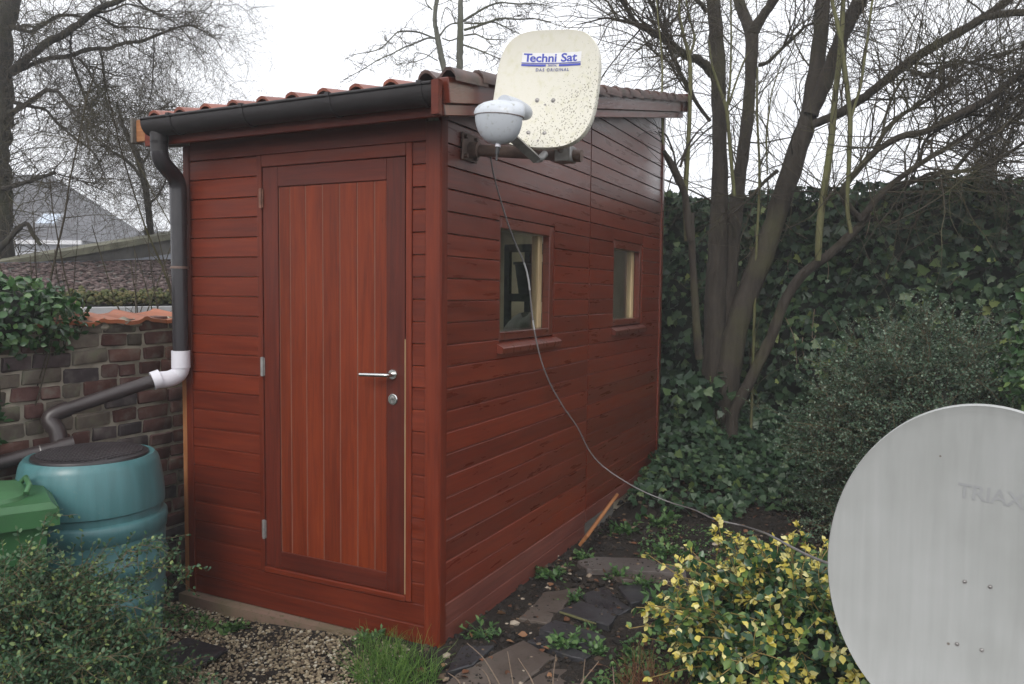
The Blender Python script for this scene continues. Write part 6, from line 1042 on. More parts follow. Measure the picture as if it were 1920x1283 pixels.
# strands of creeper round the left trunk
rng = np.random.default_rng(50); tb = resample(np.array(LT[0]), 80); i = rng.integers(12, 50, 240); P0 = tb[i, :3]; r_ = tb[i, 3]; a = rng.uniform(0, 6.28, 240)
P0 = P0+np.stack([np.cos(a), np.sin(a), 0*a], 1)*r_[:, None]*.98
X, Rd = grow(P0, np.tile([0, 0, 1.], (240, 1)), 8, rng.uniform(.3, .9, 240), rng, .35, .22, 0, np.full(240, .006), .002)
v, q = tubes(X, Rd, 3); CR = tag(obj('creeper', np_mesh('creeper', v, q), M['twig']), 'tangle of bare creeper stems clinging to the thick trunk at the left edge', 'creeper')
# bare whips growing behind the brick wall
def whips():
    rng = np.random.default_rng(60); N = 34; x = rng.uniform(-3.1, -2.25, N); y = rng.uniform(-.45, 1.9, N)
    P = np.stack([x, y, np.full(N, .3)], 1); L = rng.uniform(1.3, 2.4, N)
    L = np.where(rng.random(N) < .35, L*1.05, L*.72)
    X, Rd = grow(P, np.tile([0, 0, 1.], (N, 1)), 12, L, rng, .12, .05, 0, rng.uniform(.006, .011, N), .0025, .6)
    v, q = tubes(X, Rd, 5); V = [v]; F = [q[0]]; off = len(v)
    X2, R2 = [], []
    i = rng.integers(0, N, 90); k = rng.integers(4, 11, 90)
    X2, R2 = grow(X[i, k], unit(X[i, k]-X[i, k-1]), 6, rng.uniform(.12, .5, 90), rng, .5, .1, 0, Rd[i, k]*.6, .0015, .2)
    v, q = tubes(X2, R2, 3); V.append(v); F.append(q[0]+off)
    w = thing('bare_shrub', 'thin bare upright whips growing just behind the brick wall', 'shrub', (-2.6, .6, -.15))
    tag(obj('stems', np_mesh('stems', np.concatenate(V), [np.concatenate(F)]), M['twig'], w), kind='stuff')
whips()

# ---------------------------------------------------------------- leaves
IVY = (np.array([(0, -.02, 0), (.30, -.04, .02), (.60, .06, -.10), (.44, .36, .02), (.46, .60, -.10), (.22, .68, .02), (0, 1.05, -.16), (-.22, .68, .02), (-.46, .60, -.10), (-.44, .36, .02), (-.60, .06, -.10), (-.30, -.04, .02), (0, .35, -.05)]),
       np.array([(12, 0, 1), (12, 1, 2), (12, 2, 3), (12, 3, 4), (12, 4, 5), (12, 5, 6), (12, 6, 7), (12, 7, 8), (12, 8, 9), (12, 9, 10), (12, 10, 11), (12, 11, 0)]))
OVAL = (np.array([(0, 0, 0), (.30, .30, .08), (.34, .58, .08), (0, 1, -.06), (-.34, .58, .08), (-.30, .30, .08), (0, .45, -.03)]), np.array([(0, 1, 6), (1, 2, 6), (2, 3, 6), (3, 4, 6), (4, 5, 6), (5, 0, 6)]))
DIA = (np.array([(0, 0, 0), (.33, .5, .06), (0, 1, -.04), (-.33, .5, .06)]), np.array([(0, 1, 2), (0, 2, 3)]))
LONG = (np.array([(0, 0, 0), (.13, .25, .03), (.20, .6, .06), (0, 1, -.08), (-.20, .6, .06), (-.13, .25, .03), (0, .5, .0)]), OVAL[1])
def leaves(tpl, P, D, Nn, S, rng):
    """place leaf templates: local Y along D, local Z along Nn"""
    D = unit(D); X = unit(np.cross(D, Nn)); Z = np.cross(X, D)
    T, F = tpl; V = P[:, None]+S[:, None, None]*(T[None, :, 0:1]*X[:, None]+T[None, :, 1:2]*D[:, None]+T[None, :, 2:3]*Z[:, None])
    return V.reshape(-1, 3), (F[None]+(np.arange(len(P))*len(T))[:, None, None]).reshape(-1, 3), len(T)
def leaf_objects(tpl, P, D, Nn, S, mats, parent, rng, name='leaf'):
    mes = []
    for mi, mt in enumerate(mats):
        for r in (.1, .3, .5, .7, .9):
            mes.append(np_mesh('leaf', tpl[0], [tpl[1]], True, np.full(len(tpl[0]), r)))
            mes[-1].materials.append(mt)
    D = unit(D); X = unit(np.cross(D, Nn)); Z = np.cross(X, D); ids = rng.integers(0, len(mes), len(P))
    for i in range(len(P)):
        o = bpy.data.objects.new(name, mes[ids[i]]); COL.objects.link(o)
        m = Matrix(((X[i, 0], D[i, 0], Z[i, 0], 0), (X[i, 1], D[i, 1], Z[i, 1], 0), (X[i, 2], D[i, 2], Z[i, 2], 0), (0, 0, 0, 1)))
        o.rotation_euler = m.to_euler(); o.location = P[i]; o.scale = (S[i],)*3; attach(o, parent)
def campick(P, S, n):
    d = np.linalg.norm(P-np.array([1.827, -2.997, 1.469]), axis=1); return np.argsort(-S/d)[:n]

# ---------------------------------------------------------------- hedge, shrubs, ivy
def lumpy(u, v, rng_seed):
    return .10*np.sin(u*2.1+rng_seed)+.07*np.sin(u*5.3+v*2.2+1)+.06*np.sin(v*4.1+u*1.3)+.04*np.sin(u*9.7-v*7)
def hedge():
    A = np.array([-2.2, 5.62]); B = np.array([6.5, 3.55]); L = np.linalg.norm(B-A); u = (B-A)/L; n = np.array([u[1], -u[0]])     # towards the camera
    H = thing('ivy_hedge', 'tall dark ivy hedge closing the garden behind the bare tree', 'hedge', (1.2, 4.9, -.1))
    top = lambda s: 2.62-.045*s+.05*np.sin(s*1.7)+.04*np.sin(s*4.3+1)
    g1, g2 = 90, 26; S_, V_ = np.meshgrid(np.linspace(0, L, g1), np.linspace(0, 1, g2), indexing='ij')
    def shell(off, sgn):
        z = -.3+V_*(top(S_)-.12+.3); d = lumpy(S_, z, 0)*.8+off
        return np.stack([A[0]+u[0]*S_+n[0]*d*sgn, A[1]+u[1]*S_+n[1]*d*sgn, z], -1)
    Fr, Bk = shell(.05, 1), shell(.5, -1); V = np.concatenate([Fr.reshape(-1, 3), Bk.reshape(-1, 3)]); i = np.arange(g1*g2).reshape(g1, g2)
    Q = np.stack([i[:-1, :-1], i[1:, :-1], i[1:, 1:], i[:-1, 1:]], -1).reshape(-1, 4); cap = np.stack([i[:-1, -1], i[1:, -1], i[1:, -1]+g1*g2, i[:-1, -1]+g1*g2], -1)
    obj('shade_core', np_mesh('shade_core', V, [Q, Q[:, ::-1]+g1*g2, cap], True), M['core'], H)  # dark shell, the hedge's inner shade put into its colour
    rng = np.random.default_rng(70); N = 15000
    s = rng.uniform(0, L, N); z = rng.uniform(-.1, 1.0, N)
    front = rng.random(N) < .80
    zz = np.where(front, -.05+rng.random(N)**.85*(top(s)+.05), top(s)-.12+rng.uniform(-.05, .10, N))
    d = np.where(front, lumpy(s, zz, 0)*.8+.05+rng.uniform(.0, .14, N), rng.uniform(-.5, .14, N))
    P = np.stack([A[0]+u[0]*s+n[0]*d, A[1]+u[1]*s+n[1]*d, zz], 1)
    no = np.where(front[:, None], np.array([n[0], n[1], .35]), np.array([n[0]*.3, n[1]*.3, 1.])); no = unit(no+rng.normal(0, .42, (N, 3)))
    D = unit(np.array([0, 0, -.7])+rng.normal(0, .6, (N, 3))); S = rng.uniform(.045, .085, N)*np.where(rng.random(N) < .25, 1.25, 1)
    big = campick(P, S*np.where((s > 2.3), 1, .01), 300); m = np.ones(N, bool); m[big] = False
    leaf_objects(IVY, P[big], D[big], no[big], S[big], [M['ivy']], H, rng)
    v, f, k = leaves(IVY, P[m], D[m], no[m], S[m], rng)
    tag(obj('leaves', np_mesh('leaves', v, [f], True, np.repeat(rng.random(m.sum()), k)), M['ivy'], H), kind='stuff')
    # a few hanging trails with bright young leaves
    N = 26; s = rng.uniform(2.4, 6.2, N); z = rng.uniform(1.0, 2.4, N); P = np.stack([A[0]+u[0]*s+n[0]*.25, A[1]+u[1]*s+n[1]*.25, z], 1)
    X, Rd = grow(P, np.tile([0, 0, -1.], (N, 1)), 7, rng.uniform(.2, .6, N), rng, .3, .12, .1, np.full(N, .004), .002)
    v, q = tubes(X, Rd, 4); tag(obj('trails', np_mesh('trails', v, q), M['twig_pale'], H), kind='stuff')
    Q_ = X.reshape(-1, 3); Q_ = Q_[rng.random(len(Q_)) < .6]; k_ = len(Q_)
    v, f, k = leaves(IVY, Q_, unit(rng.normal(0, .5, (k_, 3))+[0, 0, -.6]), unit(np.tile([n[0], n[1], .4], (k_, 1))+rng.normal(0, .4, (k_, 3))), rng.uniform(.03, .06, k_), rng)
    tag(obj('young_leaves', np_mesh('young_leaves', v, [f], True, np.repeat(rng.random(k_), k)), M['ivy_bright'], H), kind='stuff')
hedge()

HEX = (np.array([(0, 0, 0), (.27, .28, .04), (.27, .68, .04), (0, 1, 0), (-.27, .68, .04), (-.27, .28, .04)]), np.array([(0, 1, 5), (1, 2, 5), (2, 4, 5), (2, 3, 4)]))
def twiggy(name, label, base, tips, n_side, lside, leaf, spacing, lmat, smat, seed, nfill=0, fill=None, droop=.25, r0=.0034, cat='shrub', core=None, tmpl=None):
    """arching stems from base points to tips, side shoots, and rows of small leaves along all of them"""
    tmpl = tmpl or HEX; rng = np.random.default_rng(seed); N = len(tips); t = np.linspace(0, 1, 12)[None, :, None]
    c = (base+tips)/2; c[:, 2] = base[:, 2]*.2+tips[:, 2]*.8+droop*np.linalg.norm((tips-base)[:, :2], axis=1); c += rng.normal(0, .05, (N, 3))
    X = (1-t)**2*base[:, None]+2*t*(1-t)*c[:, None]+t*t*tips[:, None]; X[:, 1:-1] += rng.normal(0, .008, (N, 10, 3))
    Rd = np.linspace(r0, .0010, 12)[None].repeat(N, 0)
    v, q = tubes(X, Rd, 4); V = [v]; F = [q[0]]; off = len(v)
    i = rng.integers(0, N, n_side); k = np.minimum(11, (4+rng.random(n_side)**.8*8).astype(int)); P = X[i, k]; T = unit(X[i, np.minimum(k+1, 11)]-X[i, k-1])
    Y, Ry = grow(P, T, 7, rng.uniform(*lside, n_side), rng, .55, .12, .05, np.full(n_side, .0015), .0007)
    v, q = tubes(Y, Ry, 3); V.append(v); F.append(q[0]+off)
    S_ = thing(name, label, cat, tuple(base.mean(0)))
    tag(obj('stems', np_mesh('stems', np.concatenate(V), [np.concatenate(F)]), M[smat], S_), kind='stuff')
    LP, LD = [], []
    for Z, lo in ((X, 5), (Y, 1)):
        seg = Z[:, lo:] ; L = np.linalg.norm(np.diff(seg, axis=1), axis=2).sum(1).mean(); m = max(3, int(L/spacing)); tt = np.linspace(0, seg.shape[1]-1.001, m); a = tt.astype(int); w = (tt-a)[None, :, None]
        LP.append((seg[:, a]*(1-w)+seg[:, a+1]*w).reshape(-1, 3)); LD.append((seg[:, a+1]-seg[:, a]).reshape(-1, 3))
    if nfill: LP.append(fill(rng, nfill)); LD.append(rng.normal(0, 1, (nfill, 3)))
    P = np.concatenate(LP); D = unit(np.concatenate(LD)); n = len(P)
    side = unit(np.cross(D, rng.normal(0, 1, (n, 3)))); dirs = unit(D*.5+side+np.array([0, 0, .15])); no = unit(np.array([0, 0, 1.])+rng.normal(0, .55, (n, 3)))
    P = P+rng.normal(0, .003, (n, 3)); S = rng.uniform(leaf[0], leaf[1], n)
    v, f, k = leaves(tmpl, P, dirs, no, S, rng)
    tone = np.clip(rng.normal(.45, .22, n), 0, 1); tone = np.where(rng.random(n) < .06, .95, tone)
    tag(obj('leaves', np_mesh('leaves', v, [f], False, np.repeat(tone, k)), M[lmat], S_), kind='stuff')
    if core is not None: core(S_)
    return S_
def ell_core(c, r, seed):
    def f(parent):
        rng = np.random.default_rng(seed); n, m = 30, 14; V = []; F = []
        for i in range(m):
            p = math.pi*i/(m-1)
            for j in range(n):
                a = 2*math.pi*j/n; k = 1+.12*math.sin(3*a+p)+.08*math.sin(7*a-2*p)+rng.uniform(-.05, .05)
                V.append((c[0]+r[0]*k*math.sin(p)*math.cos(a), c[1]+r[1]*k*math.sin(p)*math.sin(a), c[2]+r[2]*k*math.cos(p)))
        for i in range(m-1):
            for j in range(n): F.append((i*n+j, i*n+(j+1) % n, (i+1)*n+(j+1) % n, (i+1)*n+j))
        MB().add(V, F).build('shade_core', M['core'], parent, True)  # dark lump painted as the shade inside the bush
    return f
def ell_tips(c, r, n, rng, zlo=-.2, jit=.13):
    d = unit(rng.normal(0, 1, (n*3, 3))); d = d[d[:, 2] > zlo][:n]
    return np.array(c)+d*np.array(r)*(1+rng.normal(0, jit, (len(d), 1)))
# near cotoneaster, lower left
rng = np.random.default_rng(80); c = (-.82, -1.46, -.10); r = (.60, .50, .56)
tips = ell_tips(c, r, 520, rng)
sp = np.array([(-.74, -.86, .50), (-.78, -.98, .46), (-.62, -.85, .40), (-.66, -.95, .46), (-.84, -1.2, .44)])
tips = np.concatenate([tips, sp+rng.normal(0, .02, sp.shape)]); base = np.array(c)*[1, 1, 0]+np.array([0, 0, -.25])+rng.normal(0, .10, (len(tips), 3))*[1, 1, .1]
twiggy('cotoneaster_bush', 'low dark green small-leaved bush with arching sprays in the near left corner', base, tips, 11000, (.05, .16), (.012, .020), .0075, 'cot', 'bush_stem', 81, 30000,
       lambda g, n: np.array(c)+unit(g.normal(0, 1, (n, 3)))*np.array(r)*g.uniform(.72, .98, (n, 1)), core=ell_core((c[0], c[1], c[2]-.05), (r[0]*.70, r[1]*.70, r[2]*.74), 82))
# grey-green cotoneaster, right
rng = np.random.default_rng(90); c = (2.06, 2.62, .46); r = (.68, .58, .72)
tips = ell_tips(c, r, 520, rng, -.6, .19)
sp = np.array([(1.36, 2.2, .92), (1.44, 2.3, 1.03), (1.75, 2.4, 1.26), (1.62, 2.3, 1.15), (1.95, 2.5, 1.28), (2.15, 2.5, 1.22), (1.34, 2.2, .66), (1.30, 2.15, .48)])
tips = np.concatenate([tips, sp]); base = np.array([c[0], c[1], .0])+rng.normal(0, .10, (len(tips), 3))*[1, 1, .1]
twiggy('cotoneaster_bush', 'grey-green rounded bush of fine twigs before the ivy hedge, behind the big grey dish', base, tips, 9000, (.08, .26), (.013, .021), .0100, 'cot_grey', 'bush_stem', 91, 16000,
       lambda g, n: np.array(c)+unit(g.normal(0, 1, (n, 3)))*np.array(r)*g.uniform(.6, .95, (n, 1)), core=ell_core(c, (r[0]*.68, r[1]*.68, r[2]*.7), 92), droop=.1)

def leafy(name, label, c, r, n, size, tpl, mats, seed, nobj=250, zlo=-1, stems=60, smat='twig', cat='shrub', core=True, flat=.0, base=None):
    rng = np.random.default_rng(seed); c = np.array(c); r = np.array(r)
    S_ = thing(name, label, cat, tuple(base if base is not None else (c[0], c[1], c[2]-r[2])))
    d = unit(rng.normal(0, 1, (n*2, 3))); d = d[d[:, 2] > zlo][:n]; n = len(d)
    P = c+d*r*(rng.uniform(.70, 1.06, (n, 1))+.10*np.sin(d[:, :1]*9+3)*np.cos(d[:, 2:]*8)); no = unit(d*[1, 1, .6]+[0, 0, .5]+rng.normal(0, .45, (n, 3))); D = unit(d*.4+rng.normal(0, .8, (n, 3)))
    S = rng.uniform(*size, n)
    b = np.array(base) if base is not None else c-[0, 0, r[2]]
    st = rng.integers(0, n, stems); tt = np.linspace(0, 1, 8)[None, :, None]; X = b*(1-tt)+P[st][:, None]*tt+np.sin(tt*3.14)*rng.normal(0, .06, (stems, 1, 3))
    v, q = tubes(X, np.linspace(.008, .002, 8)[None].repeat(stems, 0), 4); tag(obj('stems', np_mesh('stems', v, q), M[smat], S_), kind='stuff')
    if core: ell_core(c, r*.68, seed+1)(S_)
    big = campick(P+d*.05, S, nobj) if nobj else np.array([], int); m = np.ones(n, bool); m[big] = False
    if nobj: leaf_objects(tpl, P[big], D[big], no[big], S[big], mats, S_, rng)
    v, f, k = leaves(tpl, P[m], D[m], no[m], S[m], rng)
    tag(obj('leaves', np_mesh('leaves', v, [f], True, np.repeat(rng.random(m.sum()), k)), mats[0], S_), kind='stuff')
    return S_
leafy('privet_shrub', 'bushy bright green shrub hanging over the left end of the brick wall', (-2.06, -.72, 1.31), (.30, .46, .20), 2600, (.03, .05), OVAL, [M['privet']], 100, 280, base=(-2.3, -.7, .2))
leafy('privet_shrub', 'small green sprig low on the brick wall at the left edge', (-1.86, -.92, .86), (.07, .12, .14), 160, (.03, .05), OVAL, [M['privet']], 104, 60, core=False, stems=10, base=(-1.9, -1.1, .5))
leafy('holly_shrub', 'dark glossy shrub cut off by the right edge above the big grey dish', (2.78, 2.15, 1.05), (.42, .42, .75), 3000, (.035, .06), OVAL, [M['ivy_bright']], 110, 200, base=(2.8, 2.2, .0))

# variegated euonymus
def euonymus():
    rng = np.random.default_rng(120); E = thing('euonymus_bush', 'bright yellow and green variegated bush beside the large grey dish', 'shrub', (1.45, .35, -.12))
    b = np.array([1.50, .45, -.12]); N = 150
    c = np.array([1.42, .20, .10]); r = np.array([.48, .48, .33]); tips = ell_tips(c, r, N, rng, -.35, .18)
    sp = np.array([(.93, -.02, .22), (.96, .05, .16), (.90, .0, .12), (1.12, .10, .42), (1.02, .08, .38), (1.25, .2, .50), (1.36, .16, .49), (1.52, -.30, -.03), (1.58, -.35, -.08), (1.64, -.30, .10), (1.45, -.2, .06)])
    tips = np.concatenate([tips, sp]); N = len(tips)
    t = np.linspace(0, 1, 10)[None, :, None]; ctr = (b+tips)/2+[0, 0, .1]+rng.normal(0, .05, (N, 3)); X = (1-t)**2*b+2*t*(1-t)*ctr[:, None]+t*t*tips[:, None]
    v, q = tubes(X, np.linspace(.004, .0016, 10)[None].repeat(N, 0), 5); tag(obj('stems', np_mesh('stems', v, q), M['stem'], E), kind='stuff')
    # side shoots
    ns = 480; i = rng.integers(0, N, ns); k = rng.integers(4, 9, ns); Y, Ry = grow(X[i, k], unit(X[i, k+1]-X[i, k]), 6, rng.uniform(.06, .16, ns), rng, .6, .08, 0, np.full(ns, .0019), .0012, .1)
    v, q = tubes(Y, Ry, 4); tag(obj('shoots', np_mesh('shoots', v, q), M['stem'], E), kind='stuff')
    # leaves: pairs along the stems, yellow whorls at the tips
    gP, gD, yP, yD = [], [], [], []
    for Z, rng_k in ((X, range(3, 10)), (Y, range(1, 6))):
        for kk in rng_k:
            p = Z[:, kk]; d = unit(Z[:, kk]-Z[:, kk-1])
            for rep in range(2):
                s = unit(np.cross(d, rng.normal(0, 1, d.shape))); last = kk >= len(Z[0])-2
                if last:
                    pick = rng.random(len(p)) < .62
                    yP.append(p[pick]); yD.append((s+d*.7)[pick]); gP.append(p[~pick]); gD.append((s+d*.4)[~pick])
                else: gP.append(p); gD.append(s+d*.4)
    for Z in (X, Y):
        p = Z[:, -1]; d = unit(Z[:, -1]-Z[:, -2]); sel = rng.random(len(p)) < .7
        for rep in range(3): s = unit(np.cross(d, rng.normal(0, 1, d.shape))); yP.append(p[sel]); yD.append((s*.8+d)[sel])
    fill = np.array(c)+unit(rng.normal(0, 1, (900, 3)))*r*rng.uniform(.55, .92, (900, 1)); gP.append(fill); gD.append(rng.normal(0, 1, (900, 3)))
    for P, D, mat, nobj, size, nm in ((np.concatenate(yP), np.concatenate(yD), 'euo_yellow', 150, (.018, .035), 'yellow_leaves'), (np.concatenate(gP), np.concatenate(gD), 'euo_green', 150, (.028, .044), 'green_leaves')):
        n = len(P); no = unit(np.array([0, -.3, 1.])+rng.normal(0, .5, (n, 3))); S = rng.uniform(*size, n); P = P+rng.normal(0, .004, (n, 3))
        big = campick(P, S, nobj); m = np.ones(n, bool); m[big] = False
        leaf_objects(OVAL, P[big], D[big], no[big], S[big], [M[mat]], E, rng)
        v, f, k = leaves(OVAL, P[m], D[m], no[m], S[m], rng); tag(obj(nm, np_mesh(nm, v, [f], True, np.repeat(rng.random(m.sum()), k)), M[mat], E), kind='stuff')
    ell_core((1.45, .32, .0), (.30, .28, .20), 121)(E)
euonymus()

# ivy on the ground and round the tree foot
def ivy_ground():
    rng = np.random.default_rng(130); N = 5200
    x = rng.normal(.55, .62, N); y = rng.normal(4.15, .62, N); 
    x2 = rng.uniform(.05, 1.5, 1500); y2 = rng.uniform(2.5, 4.2, 1500); x = np.r_[x, x2]; y = np.r_[y, y2]
    k = (x > .03+.0*y) & (y < 5.2) & (y > 2.35+.5*(x > .9)) | ((y > 3.7) & (x > -.5) & (y < 5.2)); x, y = x[k], y[k]; n = len(x)
    mound = .30*np.exp(-(((x-.25)/.35)**2+((y-3.75)/.45)**2)) + .25*np.exp(-(((x-.75)/.5)**2+((y-4.3)/.5)**2)) + .16*np.exp(-(((x-.4)/.35)**2+((y-3.0)/.4)**2))
    z = gz(x, y)+.02+mound*rng.uniform(.35, 1.0, n)+rng.uniform(0, .10, n)
    P = np.stack([x, y, z], 1); no = unit(np.array([.25, -.5, .8])+rng.normal(0, .45, (n, 3))); D = unit(rng.normal(0, 1, (n, 3))*[1, 1, .4]+[0, -.4, -.3])
    v, f, k = leaves(IVY, P, D, no, rng.uniform(.03, .068, n), rng)
    tone = np.clip(rng.random(n)*.9+np.where(y < 3.3, .08, 0), 0, 1)
    tag(obj('ivy_ground_cover', np_mesh('ivy_ground_cover', v, [f], True, np.repeat(tone, k)), M['ivy'], None), 'carpet of ivy mounding round the tree foot behind the shed', 'ivy', kind='stuff')
    # climbing ivy on the trunks
    C_ = thing('climbing_ivy', 'ivy trails with broad leaves climbing the foot of the multi-stemmed tree', 'ivy', (.25, 3.75, .1))
    N = 620; z = gz(.3, 3.9)+rng.random(N)**1.6*.72; a = rng.uniform(0, 6.28, N); rad = .20-.06*z+rng.normal(0, .06, N)
    P = np.stack([.26+.05*z+rad*np.cos(a)*1.2, 3.76+.05*z+rad*np.sin(a), z], 1); no = unit(np.stack([np.cos(a), np.sin(a), .5+0*a], 1)+rng.normal(0, .4, (N, 3))); D = unit(rng.normal(0, .6, (N, 3))+[0, 0, -.6]); S = rng.uniform(.05, .09, N)
    big = campick(P, S, 150); m = np.ones(N, bool); m[big] = False
    leaf_objects(IVY, P[big], D[big], no[big], S[big], [M['ivy']], C_, rng)
    v, f, k = leaves(IVY, P[m], D[m], no[m], S[m], rng); tag(obj('leaves', np_mesh('leaves', v, [f], True, np.repeat(rng.random(m.sum()), k)), M['ivy'], C_), kind='stuff')
ivy_ground()

# ---------------------------------------------------------------- ground details
SLAB = {'a': ('brown_stone', 'long brown paving stone between the shed wall and the dark slates'), 'b': ('', 'large brown paving stone at the bottom edge near the shed corner'), 'c': ('', 'black slate behind the tilted slate, a mossy stick along its edge'),
        'd': ('', 'black slate with a pale back edge just before the grey kerb stones'), 'e': ('', 'tilted black slate lying in the middle of the path'), 'f': ('', 'black slate partly under the tilted middle slate'),
        'g': ('', 'dark slate lying against the foot of the shed corner'), 'h': ('', 'grey broken kerb stone crossing the path below the plank'), 'i': ('', 'brown stone strip directly in front of the grey kerb'),
        'j': ('', 'square black slate under the tips of the yellow bush'), 'k': ('', 'black slate ringed by green weeds left of the yellow bush'), 'l': ('', 'brown stone half under moss at the bottom edge'), 'm': ('', 'grey kerb stone far back before the ivy carpet')}
for key, kind, poly in DATA['slabs']:
    rg = random.Random(key); p0 = [(q[0], q[1]) for q in poly]; z = poly[0][2]; p = []
    for (xa, ya), (xb, yb) in zip(p0, p0[1:]+p0[:1]):
        ln = math.hypot(xb-xa, yb-ya); kk = max(2, int(ln/.06)); p += [(xa+(xb-xa)*j/kk+rg.uniform(-.005, .005), ya+(yb-ya)*j/kk+rg.uniform(-.005, .005)) for j in range(kk)]
    m = MB().prism(p, z-.035, z); 
    import bmesh
    me = m.mesh('slab'); bm = bmesh.new(); bm.from_mesh(me)
    bmesh.ops.bevel(bm, geom=[e for e in bm.edges], offset=.004, segments=1, affect='EDGES'); 
    tx, ty = rg.uniform(-.03, .03), rg.uniform(-.03, .03); cx, cy = sum(q[0] for q in p)/len(p), sum(q[1] for q in p)/len(p)
    for v in bm.verts: v.co.z += (v.co.x-cx)*tx+(v.co.y-cy)*ty+rg.uniform(-.0015, .0015); v.co.x += rg.uniform(-.003, .003); v.co.y += rg.uniform(-.003, .003)
    bm.to_mesh(me); bm.free()
    tag(obj('paving_slab', me, M['slab_'+kind]), SLAB[key][1], 'paving slab', 'loose slabs on the earth path')
def inside(x, y, p):
    c = np.zeros(len(x), bool); j = len(p)-1
    for i in range(len(p)):
        xi, yi, xj, yj = p[i][0], p[i][1], p[j][0], p[j][1]; c ^= ((yi > y) != (yj > y)) & (x < (xj-xi)*(y-yi)/(yj-yi+1e-9)+xi); j = i
    return c
rng = np.random.default_rng(139); cx_, cy_, cz_ = [], [], []
for key, kind, poly in DATA['slabs']:
    q = np.array(poly); lo, hi = q.min(0), q.max(0); A_ = (hi[0]-lo[0])*(hi[1]-lo[1]); n_ = int(1500*A_)+20
    x, y = rng.uniform(lo[0], hi[0], n_), rng.uniform(lo[1], hi[1], n_); k = inside(x, y, poly) & (np.sin(x*13+y*9)+rng.normal(0, .6, n_) > .5); cx_ += list(x[k]); cy_ += list(y[k]); cz_ += [poly[0][2]+.001]*int(k.sum())
n = len(cx_); Vb, Fb, kk = blobs(np.stack([cx_, cy_, cz_], 1), rng.gamma(1.6, .0022, n)+.0015, rng, 1, .5)
tag(obj('slab_dirt', np_mesh('slab_dirt', Vb, [Fb], False, np.repeat(rng.random(n)**1.2, kk)), M['crumb']), 'crumbs of soil washed over the loose slabs', 'soil', kind='stuff')
# gravel patch, soil crumbs, dead leaves
rng = np.random.default_rng(140); N = 15000
x = rng.uniform(-1.75, .15, N); y = rng.uniform(-1.5, -.03, N); e = -.055-.0*x; k = (y < -.06) & (x < -.02-.30*np.clip(-y-.1, 0, 1)+.12*np.sin(y*9)+rng.normal(0, .05, N)); x, y = x[k], y[k]; n = len(x)
Vb, Fb, kk = blobs(np.stack([x, y, gz(x, y)+rng.uniform(-.002, .012, n)], 1), rng.uniform(.0045, .0105, n), rng, 1, .7)
tag(obj('gravel', np_mesh('gravel', Vb, [Fb], False, np.repeat(rng.random(n), kk)), M['gravel']), 'patch of small pale brown gravel before the shed door', 'gravel', kind='stuff')
N = 7500; x = rng.uniform(-.1, 1.9, N); y = rng.uniform(-.9, 3.4, N); n = N
Vb, Fb, kk = blobs(np.stack([x, y, gz(x, y)+.002], 1), rng.gamma(2., .0042, n)+.003, rng, 1, .6)
tag(obj('soil_crumbs', np_mesh('soil_crumbs', Vb, [Fb], False, np.repeat(rng.random(n)**1.3, kk)), M['crumb']), 'dark crumbly soil with grit between the slabs', 'soil', kind='stuff')
N = 420; x = rng.uniform(.0, 1.9, N); y = rng.uniform(-.8, 4.0, N)
v, f, k = leaves(OVAL, np.stack([x, y, gz(x, y)+.02], 1), rng.normal(0, 1, (N, 3))*[1, 1, .2], unit(np.array([0, 0, 1.])+rng.normal(0, .3, (N, 3))), rng.uniform(.02, .05, N), rng)
tag(obj('fallen_leaves', np_mesh('fallen_leaves', v, [f], True, np.repeat(rng.random(N), k)), M['litter']), 'scattered brown fallen leaves on the dark soil', 'leaf litter', kind='stuff')

WL = ['leafy green weed against the shed wall close to the front corner', 'grey-green thistle rosette at the foot of the shed side wall', 'small rosette between the shed wall and the grey kerb', 'little weed on the edge of the black slates', 'weed cluster in front of the large brown stone', 'weed beside the tilted slate end',
      'ferny green weed ringing the square slate', 'broad green weed near the loose plank', 'green weed in dark soil left of the cable', 'green weed right of the slates below the yellow bush', 'low weed beside the brown dry plant', 'small weed on the stone strip', 'grassy weed under the yellow bush near the bottom edge',
      'weed beneath the yellow bush beside the big dish', 'dark leafy weed under the yellow bush tips', 'small weed between two black slates', 'weed by the broken kerb end', 'low green weed by the left end of the plinth', 'sprig of weed against the concrete plinth']
for i, (x, y, z, s) in enumerate(DATA['weeds']):
    rng = np.random.default_rng(200+i); n = rng.integers(16, 30); z = float(gz(x, y)); a = rng.uniform(0, 6.28, n); el = rng.uniform(.15, 1.0, n)
    D = np.stack([np.cos(a)*np.cos(el), np.sin(a)*np.cos(el), np.sin(el)], 1); L = s*rng.uniform(.45, 1.0, n)*.8
    W = thing('weed', WL[i], 'weed', (x, y, z), 'weeds along the path')
    X = np.array([x, y, z+.005])+D[:, None]*(np.linspace(0, 1, 5)[None, :, None]*L[:, None, None]); X[:, :, 2] -= (np.linspace(0, 1, 5)**2*.35)[None]*L[:, None]*np.cos(el)[:, None]
    v, q = tubes(X, np.full((n, 5), .0016), 3); tag(obj('stems', np_mesh('stems', v, q), M['weed'], W), kind='stuff')
    P = X[:, 1:].reshape(-1, 3); DD = np.repeat(D, 4, 0)+rng.normal(0, .55, (n*4, 3)); P = np.repeat(P, 2, 0); DD = np.repeat(DD, 2, 0)+rng.normal(0, .4, (n*8, 3))
    no = unit(np.array([0, 0, 1.])+rng.normal(0, .4, (n*8, 3))); S = np.repeat(np.repeat(L, 4), 2)*rng.uniform(.18, .42, n*8)
    v, f, k = leaves(OVAL if i % 3 else LONG, P, DD, no, S, rng); tag(obj('leaves', np_mesh('leaves', v, [f], True, np.repeat(rng.random(n*8), k)), M['weed'], W), kind='stuff')
